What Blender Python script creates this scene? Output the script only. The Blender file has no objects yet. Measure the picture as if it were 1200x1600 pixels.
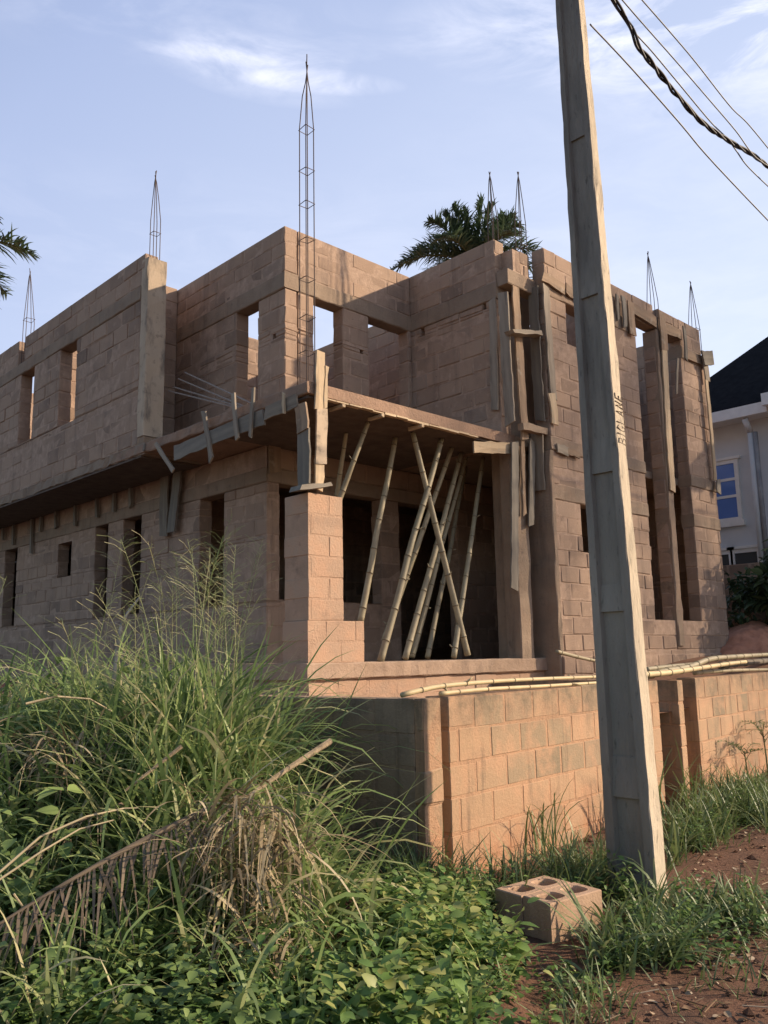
import bpy, math, random
import numpy as np
from mathutils import Vector, Matrix
random.seed(7); RNG = np.random.default_rng(11)
C = bpy.context.scene.collection

# ------------------------------------------------------------------ camera, sky, sun, exposure
FPX, PITCH, ROLL, YAW = 1339.6, 0.16787, 0.01911, 0.77023
EYE = np.array([0.0, 0.0, 1.65])
def _cam_rot():
    cp, sp, cr, sr, cy, sy = (math.cos(PITCH), math.sin(PITCH), math.cos(ROLL), math.sin(ROLL), math.cos(YAW), math.sin(YAW))
    fwd = np.array([0, cp, sp]); right = np.array([1.0, 0, 0]); down = np.cross(fwd, right)
    R = np.array([cr*right + sr*down, -sr*right + cr*down, fwd])
    return R @ np.array([[cy, -sy, 0], [sy, cy, 0], [0, 0, 1]])
RC = _cam_rot()
cam_d = bpy.data.cameras.new('camera'); cam = bpy.data.objects.new('camera', cam_d); C.objects.link(cam)
cam_d.sensor_fit = 'VERTICAL'; cam_d.sensor_height = 36.0; cam_d.lens = FPX/1600*36
cam_d.clip_end = 3000; cam_d.clip_start = 0.05
m = Matrix.Identity(4)
for i in range(3):
    m[i][0] = RC[0][i]; m[i][1] = -RC[1][i]; m[i][2] = -RC[2][i]; m[i][3] = EYE[i]
cam.matrix_world = m
bpy.context.scene.camera = cam

SUN_AZ, SUN_EL = math.radians(51), math.radians(25)      # azimuth measured from -Y towards +X
SUNV = Vector((math.sin(SUN_AZ)*math.cos(SUN_EL), -math.cos(SUN_AZ)*math.cos(SUN_EL), math.sin(SUN_EL)))
sun_d = bpy.data.lights.new('sun', 'SUN'); sun_d.energy = 5.0; sun_d.angle = math.radians(0.9); sun_d.color = (1.0, 0.80, 0.58)
sun = bpy.data.objects.new('sun', sun_d); C.objects.link(sun)
sun.rotation_euler = (-SUNV).to_track_quat('-Z', 'Y').to_euler()
sun.location = (20, -15, 20)

sc = bpy.context.scene
sc.view_settings.view_transform = 'Standard'; sc.view_settings.look = 'None'
sc.view_settings.exposure = 0.5; sc.view_settings.gamma = 1.0
sc.cycles.max_bounces = 8; sc.cycles.diffuse_bounces = 6; sc.cycles.transparent_max_bounces = 8

def ray(x, y): return RC.T @ np.array([(x-600)/FPX, (y-800)/FPX, 1.0])
def onu(x, y, u): d = ray(x, y); return EYE + d*(u/d[0])
def onv(x, y, v): d = ray(x, y); return EYE + d*(v/d[1])
def onz(x, y, z): d = ray(x, y); return EYE + d*((z-1.65)/d[2])
FW = np.array([0.697, 0.717]); SD = np.array([0.717, -0.697])
def sd(s, d): return SD*s + FW*d                                # plan point from lateral / forward metres

world = bpy.data.worlds.new('World'); sc.world = world; world.use_nodes = True
def build_world():
    nt = world.node_tree; N = nt.nodes; L = nt.links; N.clear()
    out = N.new('ShaderNodeOutputWorld'); bg = N.new('ShaderNodeBackground'); bg.inputs[1].default_value = 0.132
    sky = N.new('ShaderNodeTexSky'); sky.sky_type = 'NISHITA'; sky.sun_disc = False
    sky.sun_elevation = SUN_EL; sky.sun_rotation = math.pi - SUN_AZ
    sky.altitude = 100; sky.air_density = 1.0; sky.dust_density = 1.2; sky.ozone_density = 2.0
    tint = N.new('ShaderNodeMix'); tint.data_type = 'RGBA'; tint.blend_type = 'MULTIPLY'; tint.inputs[0].default_value = 1
    tint.inputs[7].default_value = (1.08, 1.0, .96, 1); L.new(sky.outputs[0], tint.inputs[6])
    tc = N.new('ShaderNodeTexCoord')
    def dot(v):
        n = N.new('ShaderNodeVectorMath'); n.operation = 'DOT_PRODUCT'; n.inputs[1].default_value = v
        L.new(tc.outputs['Generated'], n.inputs[0]); return n.outputs['Value']
    def mth(op, a, b=None, clamp=False):
        n = N.new('ShaderNodeMath'); n.operation = op; n.use_clamp = clamp
        for i, q in enumerate((a, b)):
            if q is None: continue
            if isinstance(q, (int, float)): n.inputs[i].default_value = q
            else: L.new(q, n.inputs[i])
        return n.outputs[0]
    mp = N.new('ShaderNodeMapping'); mp.inputs['Scale'].default_value = (1, 1, 3.2); L.new(tc.outputs['Generated'], mp.inputs[0])
    no = N.new('ShaderNodeTexNoise'); no.inputs['Scale'].default_value = 8.0; no.inputs['Detail'].default_value = 8; no.inputs['Roughness'].default_value = .62
    no.inputs['Distortion'].default_value = .5
    L.new(mp.outputs[0], no.inputs['Vector'])
    total = None
    for (px, py, rx, ry, lo, hi, amt, tilt) in ((415, 108, .12, .034, .42, .68, .50, .10), (505, 128, .09, .013, .34, .60, .55, .03), (345, 85, .09, .010, .36, .62, .4, .0), (330, 40, .30, .05, .48, .8, .25, 0),
                                     (1010, 30, .26, .07, .40, .68, .75, .2), (1150, 60, .2, .09, .42, .7, .6, .2), (1100, 520, .5, .35, .35, 1.0, .35, 0), (300, 420, .6, .12, .45, .9, .22, 0)):
        c = Vector(ray(px, py)).normalized(); ex = c.cross(Vector((0, 0, 1))).normalized(); ey = ex.cross(c).normalized()
        ex, ey = ex*math.cos(tilt)-ey*math.sin(tilt), ey*math.cos(tilt)+ex*math.sin(tilt)
        a = mth('DIVIDE', dot(ex), rx); b = mth('DIVIDE', mth('SUBTRACT', dot(ey), c.dot(ey)), ry)
        r2 = mth('ADD', mth('MULTIPLY', a, a), mth('MULTIPLY', b, b))
        mask = mth('SUBTRACT', 1.0, r2, True)
        front = mth('GREATER_THAN', dot(c), 0.2)
        nn = mth('DIVIDE', mth('SUBTRACT', no.outputs[0], lo), hi-lo, True)
        k = mth('MULTIPLY', mth('MULTIPLY', mth('MULTIPLY', mask, nn), front), amt)
        total = k if total is None else mth('ADD', total, k, True)
    # thin high veil over the part of the sky ahead, paler towards the horizon and the sun side
    hd = Vector((.95, .45, 0)).normalized(); el = dot((0, 0, 1)); side = dot(hd)
    vk = mth('MULTIPLY', mth('DIVIDE', mth('ADD', side, -.05), .55, True), .85)
    pale = mth('ADD', mth('MULTIPLY', mth('SUBTRACT', 1.0, mth('DIVIDE', el, .75, True)), .62), mth('MULTIPLY', mth('DIVIDE', mth('SUBTRACT', dot(tuple(Vector((.98, .2, 0)))), .45), .5, True), .38), True)
    vc = N.new('ShaderNodeMix'); vc.data_type = 'RGBA'; L.new(pale, vc.inputs[0]); vc.inputs[6].default_value = (2.30, 2.85, 4.5, 1); vc.inputs[7].default_value = (5.35, 5.8, 6.85, 1)
    v2 = N.new('ShaderNodeMix'); v2.data_type = 'RGBA'; L.new(vk, v2.inputs[0]); L.new(tint.outputs[2], v2.inputs[6]); L.new(vc.outputs[2], v2.inputs[7])
    tint = v2
    cm = N.new('ShaderNodeMix'); cm.data_type = 'RGBA'; L.new(total, cm.inputs[0]); L.new(tint.outputs[2], cm.inputs[6])
    cm.inputs[7].default_value = (6.0, 6.1, 6.9, 1)
    L.new(cm.outputs[2], bg.inputs[0]); L.new(bg.outputs[0], out.inputs[0])
build_world()

# ------------------------------------------------------------------ materials
def mat(name, col, col2=None, scale=6.0, rough=.9, bump=.0, bscale=60, rnd=None, stain=None, stretch=None, objrnd=0.0, transl=0.0, bdist=.012, zst=(), detail=6, spec=.3):
    M = bpy.data.materials.new(name); M.use_nodes = True; nt = M.node_tree; N = nt.nodes; L = nt.links
    P = N['Principled BSDF']; P.inputs['Roughness'].default_value = rough; P.inputs['Specular IOR Level'].default_value = spec
    tc = N.new('ShaderNodeTexCoord'); vec = tc.outputs['Object']
    if stretch:
        mp = N.new('ShaderNodeMapping'); mp.inputs['Scale'].default_value = stretch; L.new(vec, mp.inputs[0]); vec = mp.outputs[0]
    def rgb(c): return (c[0], c[1], c[2], 1)
    def mix(a, b, f, mode='MIX'):
        n = N.new('ShaderNodeMix'); n.data_type = 'RGBA'; n.blend_type = mode
        for i, q in ((0, f), (6, a), (7, b)):
            if isinstance(q, (tuple, list)): n.inputs[i].default_value = rgb(q)
            elif isinstance(q, (int, float)): n.inputs[i].default_value = q
            else: L.new(q, n.inputs[i])
        return n.outputs[2]
    def noise(s, d=6, r=.6, v=None):
        n = N.new('ShaderNodeTexNoise'); n.inputs['Scale'].default_value = s; n.inputs['Detail'].default_value = d; n.inputs['Roughness'].default_value = r
        L.new(v if v is not None else vec, n.inputs['Vector']); return n.outputs[0]
    def ramp(x, a, b):
        n = N.new('ShaderNodeMapRange'); n.inputs[1].default_value = a; n.inputs[2].default_value = b; n.clamp = True
        L.new(x, n.inputs[0]); return n.outputs[0]
    out = rgb(col)
    if col2 is not None: out = mix(col, col2, ramp(noise(scale, detail), .35, .65))
    if rnd is not None:                                            # per-piece colour stored in the mesh
        at = N.new('ShaderNodeAttribute'); at.attribute_name = 'rnd'
        cr = N.new('ShaderNodeValToRGB'); e = cr.color_ramp.elements
        while len(e) < len(rnd): e.new(.5)
        for i, c in enumerate(rnd): e[i].position = i/(len(rnd)-1); e[i].color = rgb(c)
        L.new(at.outputs['Fac'], cr.inputs[0]); out = mix(out, cr.outputs[0], 1.0 if col2 is None else .7)
    if stain is not None:
        for (c, s, a, b, k, *st) in stain:
            v_ = None
            if st:
                m2 = N.new('ShaderNodeMapping'); m2.inputs['Scale'].default_value = st[0]; L.new(tc.outputs['Object'], m2.inputs[0]); v_ = m2.outputs[0]
            f = N.new('ShaderNodeMath'); f.operation = 'MULTIPLY'; f.inputs[1].default_value = k
            L.new(ramp(noise(s, 5, .65, v_), a, b), f.inputs[0]); out = mix(out, c, f.outputs[0])
    for (c, za, zb, s, k) in zst:                                   # moss along the coping, red mud splash at the foot
        sp = N.new('ShaderNodeSeparateXYZ'); L.new(tc.outputs['Object'], sp.inputs[0]); f = N.new('ShaderNodeMath'); f.operation = 'MULTIPLY'
        L.new(ramp(sp.outputs[2], za, zb), f.inputs[0]); L.new(ramp(noise(s, 6, .7), .36, .62), f.inputs[1])
        f2 = N.new('ShaderNodeMath'); f2.operation = 'MULTIPLY'; f2.inputs[1].default_value = k; L.new(f.outputs[0], f2.inputs[0]); out = mix(out, c, f2.outputs[0])
    if objrnd:
        oi = N.new('ShaderNodeObjectInfo'); hs = N.new('ShaderNodeHueSaturation')
        r = N.new('ShaderNodeMapRange'); r.inputs[3].default_value = 1-objrnd; r.inputs[4].default_value = 1+objrnd
        L.new(oi.outputs['Random'], r.inputs[0]); L.new(r.outputs[0], hs.inputs['Value']); 
        if isinstance(out, tuple): hs.inputs['Color'].default_value = out
        else: L.new(out, hs.inputs['Color'])
        out = hs.outputs[0]
    if isinstance(out, tuple): P.inputs['Base Color'].default_value = out
    else: L.new(out, P.inputs['Base Color'])
    if bump:
        b = N.new('ShaderNodeBump'); b.inputs['Strength'].default_value = min(bump, 1); b.inputs['Distance'].default_value = bdist*max(1, bump)
        L.new(noise(bscale, 8, .7), b.inputs['Height']); L.new(b.outputs[0], P.inputs['Normal'])
    if transl:
        T = N.new('ShaderNodeBsdfTranslucent'); S = N.new('ShaderNodeMixShader'); S.inputs[0].default_value = transl
        if isinstance(out, tuple): T.inputs[0].default_value = out
        else: L.new(out, T.inputs[0])
        L.new(P.outputs[0], S.inputs[1]); L.new(T.outputs[0], S.inputs[2]); L.new(S.outputs[0], N['Material Output'].inputs[0])
    return M

BL = mat('block', (.375,.262,.19), (.31,.215,.158), 2.2, .95, .9, 48, rnd=((.22,.157,.118),(.32,.224,.165),(.375,.262,.19),(.42,.295,.212),(.31,.232,.18)),
         stain=[((.15,.112,.09), 1.1, .50, .74, .6), ((.48,.345,.255), 6.5, .56, .72, .65), ((.13,.098,.08), 2.2, .55, .75, .5, (2.2,2.2,.22)), ((.12,.09,.07), 17, .64, .72, .6)])
MO = mat('mortar', (.47,.335,.25), (.35,.245,.18), 9, .95, 1.2, 40, stain=[((.20,.142,.108), 4, .56, .7, .6), ((.13,.098,.08), 2.2, .55, .75, .45, (2.2,2.2,.22))])
BLP = mat('pillar_block', (.44,.30,.21), (.37,.25,.175), 2.2, .95, .9, 40, rnd=((.36,.25,.18),(.44,.30,.21),(.48,.33,.235)), stain=[((.48,.30,.20), 3, .45, .62, .8), ((.26,.19,.145), 2.6, .60, .76, .6), ((.30,.19,.13), 7, .62, .72, .6)])
MOP = mat('pillar_mortar', (.47,.31,.215), (.39,.26,.18), 5, .95, 1.1, 40, stain=[((.22,.15,.11), 4, .56, .7, .6)])
FST = [((.13,.105,.08), 1.5, .53, .74, .65), ((.48,.285,.175), 3.2, .47, .64, .75), ((.10,.085,.065), 3.0, .56, .76, .6, (2.5,2.5,.25)), ((.15,.11,.08), 22, .63, .72, .5)]
FZ = (((.10,.088,.066), 1.0, 1.36, 5, .85), ((.40,.19,.10), .55, .0, 4, .8))
BL2 = mat('fence_block', (.34,.25,.165), (.40,.285,.185), 2.5, .95, .75, 38, rnd=((.19,.155,.105),(.29,.215,.14),(.42,.265,.16),(.44,.275,.17),(.27,.205,.14)), stain=FST, zst=FZ)
MO2 = mat('fence_mortar', (.47,.28,.17), (.41,.25,.155), 7, .95, 1.2, 40, zst=FZ, stain=[((.2,.145,.105), 1.6, .55, .78, .6), ((.10,.085,.065), 3.0, .56, .76, .6, (2.5,2.5,.25))])
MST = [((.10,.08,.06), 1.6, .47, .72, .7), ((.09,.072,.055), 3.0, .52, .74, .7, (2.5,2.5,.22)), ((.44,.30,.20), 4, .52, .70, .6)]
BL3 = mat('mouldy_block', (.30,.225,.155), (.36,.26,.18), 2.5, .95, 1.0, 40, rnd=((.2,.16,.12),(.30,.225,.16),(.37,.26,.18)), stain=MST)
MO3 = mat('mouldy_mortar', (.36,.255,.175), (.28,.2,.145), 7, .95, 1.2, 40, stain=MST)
CO = mat('concrete', (.32,.24,.175), (.25,.185,.135), 3, .92, 1.3, 30, stain=[((.12,.09,.07), 2.4, .54, .74, .6, (2.2,2.2,.3)), ((.36,.24,.165), 1.6, .5, .7, .6), ((.12,.09,.075), 5, .62, .74, .6)])
COF = mat('dusty_floor_concrete', (.42,.30,.22), (.34,.24,.17), 5, .95, 1.2, 30, stain=[((.2,.14,.1), 3, .55, .72, .5)])
CO2 = mat('slab_edge_concrete', (.36,.235,.165), (.27,.18,.13), 4, .95, 1.6, 26, stain=[((.16,.115,.085), 5, .56, .72, .7), ((.44,.31,.22), 8, .58, .72, .5)])
COL = mat('pale_concrete', (.52,.41,.30), (.42,.33,.24), 3, .9, .4, 40, stretch=(1,1,.35), stain=[((.13,.115,.10), 4, .55, .70, .8), ((.2,.165,.13), 9, .56, .7, .7, (1,1,1))])
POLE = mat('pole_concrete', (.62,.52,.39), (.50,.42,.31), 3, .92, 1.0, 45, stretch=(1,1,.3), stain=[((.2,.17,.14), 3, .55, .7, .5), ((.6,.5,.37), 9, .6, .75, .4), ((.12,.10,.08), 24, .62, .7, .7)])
SHADE_MOULD = mat('shaded_weathered_pole_concrete', (.29,.262,.225), (.215,.195,.17), 3, .95, 1.3, 30, stretch=(1,1,.3), stain=[((.08,.076,.07), 2.2, .50, .70, .8, (1,1,.2)), ((.34,.29,.23), 5, .58, .74, .6), ((.09,.08,.07), 26, .6, .7, .6)])  # darker copy for the pole's shaded side: shade painted in, with mould streaks
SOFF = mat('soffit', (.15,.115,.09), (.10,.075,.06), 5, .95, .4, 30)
WOOD = mat('weathered_wood', (.30,.255,.20), (.22,.18,.14), 14, .9, .5, 30, stretch=(.12,1,1), objrnd=.25, stain=[((.09,.075,.06), 7, .58, .7, .8), ((.42,.36,.28), 5, .6, .75, .5)])
FRESH = mat('fresh_wood', (.54,.42,.28), (.42,.31,.20), 12, .85, .8, 30, stretch=(.12,1,1), objrnd=.15, stain=[((.2,.165,.125), 5, .54, .72, .7), ((.3,.27,.22), 9, .58, .7, .6, (1,1,1))])
BROWN = mat('brown_wood', (.33,.235,.16), (.25,.175,.12), 12, .9, .8, 30, stretch=(.12,1,1), objrnd=.2, stain=[((.12,.09,.065), 6, .52, .72, .7), ((.42,.37,.30), 7, .58, .72, .6, (1,1,1))])
GREYW = mat('grey_wood', (.25,.22,.18), (.17,.15,.125), 12, .9, .5, 30, stretch=(.12,1,1), objrnd=.2, stain=[((.26,.24,.2), 6, .6, .74, .5)])
BAM = mat('bamboo', (.33,.28,.18), (.25,.21,.135), 7, .6, .15, 60, objrnd=.18, stain=[((.16,.13,.09), 5, .6, .74, .7), ((.22,.23,.12), 2, .55, .75, .4)], spec=.4)
BAML = mat('bleached_bamboo', (.50,.40,.22), (.42,.33,.19), 7, .6, .15, 60, objrnd=.15, stain=[((.24,.19,.12), 5, .6, .74, .6)], spec=.4)
NODE = mat('bamboo_node', (.12,.095,.06), (.2,.16,.1), 30, .8)
STEEL = mat('rebar_steel', (.075,.06,.055), (.12,.075,.055), 30, .7)
RODM = mat('loose_rod_steel', (.30,.25,.22), (.2,.15,.12), 20, .6)  # paler copy of the rebar steel, sunlight on the rods put into the colour
SOIL = mat('laterite_soil', (.17,.084,.05), (.115,.06,.038), 3, .98, 2.2, 22, stain=[((.17,.092,.056), 7, .55, .7, .7), ((.055,.036,.027), 1.3, .5, .7, .6), ((.22,.15,.10), 60, .60, .7, .6), ((.04,.028,.02), 34, .58, .7, .6)], detail=10)
DIRT = mat('mound_soil', (.06,.045,.03), (.035,.03,.02), 4, .98, 1.0, 20)
YARD = mat('yard_soil', (.26,.14,.085), (.2,.105,.06), 3, .98, 1.2, 16)
HEAP = mat('heap_soil', (.62,.29,.18), (.48,.215,.13), 5, .98, 2.5, 12)
GR = mat('grass_blade', (.06,.1,.03), rnd=((0.118,0.171,0.061),(0.189,0.271,0.092),(0.260,0.354,0.124),(0.366,0.425,0.177),(0.519,0.472,0.260),(0.620,0.543,0.330)), rough=.5, transl=.42, spec=.4)
GR2 = mat('roadside_grass', (.05,.09,.03), rnd=((.07,.105,.038),(.105,.16,.054),(.145,.205,.072),(.21,.26,.11),(.38,.35,.19)), rough=.5, transl=.3, spec=.45)
DRYST = mat('dry_stalk', (.40,.31,.205), (.25,.185,.12), 30, .9, .5, 60, stain=[((.13,.1,.07), 12, .52, .7, .8)])
DEADF = mat('dead_frond', (.2,.15,.1), rnd=((.10,.075,.05),(.16,.12,.085),(.22,.17,.12),(.30,.24,.17)), rough=.85, transl=.15)
STRAW = mat('dry_straw', (.3,.2,.1), rnd=((.17,.13,.08),(.29,.22,.13),(.42,.34,.21),(.54,.45,.30)), rough=.8, transl=.2)
LEAF = mat('weed_leaf', (.05,.1,.03), rnd=((0.057,0.103,0.032),(0.098,0.172,0.046),(0.127,0.224,0.057),(0.184,0.287,0.075),(0.368,0.380,0.127)), rough=.5, transl=.35, spec=.4)
LEAFD = mat('vine_leaf', (.03,.06,.02), rnd=((0.062,0.106,0.037),(0.112,0.175,0.056),(0.163,0.237,0.075),(0.250,0.325,0.106)), rough=.5, transl=.3, spec=.35)
STEM = mat('plant_stem', (.09,.11,.04), (.14,.11,.06), 20, .8)
TWIG = mat('pale_twig', (.42,.38,.32), (.2,.17,.14), 14, .9)
PALM = mat('palm_leaflet', (.04,.06,.03), rnd=((0.047,0.081,0.051),(0.074,0.121,0.068),(0.101,0.155,0.081),(0.149,0.189,0.101)), rough=.4, transl=.22, spec=.5)
TRUNK = mat('palm_trunk', (.14,.11,.085), (.09,.07,.055), 8, .95, 1, 20)
SHRUB = mat('shrub_leaf', (.03,.05,.025), rnd=((0.032,0.058,0.029),(0.048,0.083,0.038),(0.072,0.112,0.048),(0.104,0.144,0.064)), rough=.45, transl=.25, spec=.4)
PLASTER = mat('grey_plaster', (.62,.65,.68), (.56,.59,.62), 1.5, .9, .15, 40, stain=[((.42,.42,.42), .8, .55, .75, .4)])
WHITE = mat('white_paint', (.78,.78,.76), (.70,.70,.68), 5, .6)
ROOF = mat('dark_roof', (.010,.010,.012), (.016,.016,.018), 6, .95, .3, 50, spec=.05)
PIPE = mat('grey_pipe', (.33,.34,.36), (.22,.23,.25), 4, .5)
CABLE = mat('black_cable', (.02,.02,.024), (.03,.03,.034), 9, .6)
WIRE = mat('grey_wire', (.16,.165,.18), (.12,.125,.135), 9, .5)
INK = mat('ink', (.20,.155,.115), (.28,.22,.165), 40, .9)
GLASS = bpy.data.materials.new('blue_glass'); GLASS.use_nodes = True
_p = GLASS.node_tree.nodes['Principled BSDF']; _p.inputs['Base Color'].default_value = (.13,.27,.72,1); _p.inputs['Roughness'].default_value = .08; _p.inputs['Metallic'].default_value = .5
DGLASS = bpy.data.materials.new('dark_glass'); DGLASS.use_nodes = True
_p = DGLASS.node_tree.nodes['Principled BSDF']; _p.inputs['Base Color'].default_value = (.05,.06,.065,1); _p.inputs['Roughness'].default_value = .15
LITTER = mat('litter', (.2,.12,.07), rnd=((.12,.07,.04),(.22,.14,.08),(.34,.24,.15),(.45,.36,.26)), rough=.9)

# ------------------------------------------------------------------ mesh helpers
def link(name, me, parent=None):
    o = bpy.data.objects.new(name, me); C.objects.link(o)
    if parent is not None: o.parent = parent
    return o
def tag(o, label=None, cat=None, group=None, kind=None):
    if label: o['label'] = label
    if cat: o['category'] = cat
    if group: o['group'] = group
    if kind: o['kind'] = kind
    return o
def thing(name, label, cat, group=None, loc=(0, 0, 0)):
    o = bpy.data.objects.new(name, None); C.objects.link(o); o.location = loc; o.empty_display_size = .2
    return tag(o, label, cat, group)

class MB:
    def __init__(s): s.v = []; s.f = []; s.m = []; s.r = []
    def add(s, vs, fs, mi=0, r=.5):
        b = len(s.v); s.v += [tuple(map(float, p)) for p in vs]; s.r += [r]*len(vs)
        s.f += [tuple(i+b for i in f) for f in fs]; s.m += [mi]*len(fs)
    def box(s, x0, x1, y0, y1, z0, z1, mi=0, r=.5, ch=0.0, jit=0.0):
        if ch <= 0:
            v = [(x0,y0,z0),(x1,y0,z0),(x1,y1,z0),(x0,y1,z0),(x0,y0,z1),(x1,y0,z1),(x1,y1,z1),(x0,y1,z1)]
            f = [(0,3,2,1),(4,5,6,7),(0,1,5,4),(1,2,6,5),(2,3,7,6),(3,0,4,7)]
        else:
            X = ((x0, x1), (y0, y1), (z0, z1)); v = []; idx = {}
            ch = min(ch, (x1-x0)*.3, (y1-y0)*.3, (z1-z0)*.3)
            for i in (0,1):
                for j in (0,1):
                    for k in (0,1):
                        s3 = (i,j,k); J = [random.gauss(0, jit) if jit else 0 for _ in range(3)]
                        for ax in range(3):                        # vertex lying on the face normal to ax
                            p = [X[q][s3[q]] + (0 if q == ax else (ch if s3[q] == 0 else -ch)) + J[q] for q in range(3)]
                            idx[(i,j,k,ax)] = len(v); v.append(tuple(p))
            f = []
            for ax in range(3):
                o1, o2 = [q for q in range(3) if q != ax]
                for sgn in (0,1):
                    q = []
                    for (a, b) in ((0,0),(1,0),(1,1),(0,1)):
                        t = [0,0,0]; t[ax] = sgn; t[o1] = a; t[o2] = b; q.append(idx[(*t, ax)])
                    f.append(tuple(q) if (sgn == 1) == (ax != 1) else tuple(reversed(q)))
            for ax in range(3):                                     # edge chamfers run along ax
                o1, o2 = [q for q in range(3) if q != ax]
                for a in (0,1):
                    for b in (0,1):
                        t0 = [0,0,0]; t0[o1] = a; t0[o2] = b; t1 = list(t0); t1[ax] = 1
                        f.append((idx[(*t0,o1)], idx[(*t1,o1)], idx[(*t1,o2)], idx[(*t0,o2)]))
            for i in (0,1):
                for j in (0,1):
                    for k in (0,1): f.append((idx[(i,j,k,0)], idx[(i,j,k,1)], idx[(i,j,k,2)]))
        s.add(v, f, mi, r)
    def tube(s, pts, rad, n=8, mi=0, r=.5, cap=True):
        pts = [Vector(p) for p in pts]; rr = rad if isinstance(rad, (list, tuple)) else [rad]*len(pts)
        vs = []; fs = []; up = None
        for i, p in enumerate(pts):
            t = (pts[min(i+1, len(pts)-1)] - pts[max(i-1, 0)]).normalized()
            if up is None: up = t.orthogonal().normalized()
            else:
                up = (up - t*up.dot(t)); up = up.normalized() if up.length > 1e-6 else t.orthogonal().normalized()
            w = t.cross(up)
            for k in range(n):
                a = 2*math.pi*k/n; vs.append(p + (up*math.cos(a)+w*math.sin(a))*rr[i])
        for i in range(len(pts)-1):
            for k in range(n): fs.append((i*n+k, i*n+(k+1) % n, (i+1)*n+(k+1) % n, (i+1)*n+k))
        if cap: fs += [tuple(reversed(range(n))), tuple((len(pts)-1)*n+k for k in range(n))]
        s.add(vs, fs, mi, r)
    def build(s, name, mats, parent=None, smooth=False, fixn=False):
        me = bpy.data.meshes.new(name); me.from_pydata(s.v, [], s.f)
        for M in (mats if isinstance(mats, (list, tuple)) else [mats]): me.materials.append(M)
        me.polygons.foreach_set('material_index', s.m)
        a = me.attributes.new('rnd', 'FLOAT', 'POINT'); a.data.foreach_set('value', s.r)
        if smooth: me.polygons.foreach_set('use_smooth', [True]*len(me.polygons))
        me.update()
        if fixn:
            import bmesh
            bm = bmesh.new(); bm.from_mesh(me); bmesh.ops.recalc_face_normals(bm, faces=bm.faces); bm.to_mesh(me); bm.free()
        return link(name, me, parent)

def np_mesh(name, V, F, rnd, material, parent=None, smooth=False):
    me = bpy.data.meshes.new(name); V = np.asarray(V, np.float32); F = np.asarray(F, np.int32)
    me.vertices.add(len(V)); me.vertices.foreach_set('co', V.ravel())
    k = F.shape[1]; me.loops.add(F.size); me.loops.foreach_set('vertex_index', F.ravel())
    me.polygons.add(len(F)); me.polygons.foreach_set('loop_start', np.arange(0, F.size, k, dtype=np.int32))
    me.materials.append(material); me.update(calc_edges=True)
    a = me.attributes.new('rnd', 'FLOAT', 'POINT'); a.data.foreach_set('value', np.asarray(rnd, np.float32))
    if smooth: me.polygons.foreach_set('use_smooth', [True]*len(me.polygons))
    return link(name, me, parent)

# block wall in running bond: real blocks over a slightly recessed mortar body
def wall(name, axis, face, th, a0, a1, z0, z1, opens=(), parent=None, mats=None, ch=.25, proud=.005, inset=.0, pmin=-.004, skip=None, mb=None, blen=.45, ragged=0.03, jit=.0045, chm=(.006, .02), zj=.002):
    own = mb is None
    mb = mb or MB(); n = max(1, round((z1-z0)/ch)); h = (z1-z0)/n; lo, hi = min(face, face+th), max(face, face+th)
    off0 = random.uniform(0, .2)
    def put(aa, ab, za, zb, rr):
        p, q = random.uniform(pmin, proud), random.uniform(pmin, proud)
        A = (aa, ab, lo-p, hi+q) if axis == 'v' else (lo-p, hi+q, aa, ab)
        mb.box(*A, za+random.gauss(0, zj), zb+random.gauss(0, zj), 0, rr, random.uniform(*chm), jit)
    for c in range(n):
        zb = [z0+c*h, z0+(c+1)*h]
        for o in opens:
            for zz in o[2:4]:
                if zb[0]+.035 < zz < z0+(c+1)*h-.035: zb.append(zz)
        zb.sort()
        for za, zc in zip(zb[:-1], zb[1:]):
            zm = (za+zc)/2; iv = [(a0, a1)]
            for o in opens:
                if o[2] < zm < o[3]:
                    nv = []
                    for (p, q) in iv:
                        if o[0] > p+.02: nv.append((p, min(q, o[0])))
                        if o[1] < q-.02: nv.append((max(p, o[1]), q))
                    iv = [t for t in nv if t[1]-t[0] > .02]
            for (p, q) in iv:
                ins = inset if inset else random.choice((.0005, .002, .004, .008, .013))
                A = (p+.007, q-.007, lo+ins, hi-ins) if axis == 'v' else (lo+ins, hi-ins, p+.007, q-.007)
                mb.box(*A, za, zc-(.004 if zc > z1-.01 else 0), 1, .5)
                k = math.floor((p-a0)/(blen+.022))-1; off = off0 + (c % 2)*(blen+.022)/2
                while True:
                    s = a0+k*(blen+.022)+off; e = s+blen; k += 1
                    if s > q-.03: break
                    s2, e2 = max(s, p), min(e, q)
                    if e2-s2 < .05: continue
                    if ragged and c == n-1 and random.random() < ragged: continue
                    rr = min(1, max(0, random.gauss(.5, .24)))
                    put(s2, e2, za+.008, zc-.008+random.uniform(-.003, .003), rr)
    if own: return mb.build(name, mats or [BL, MO], parent)
    return mb

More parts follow.
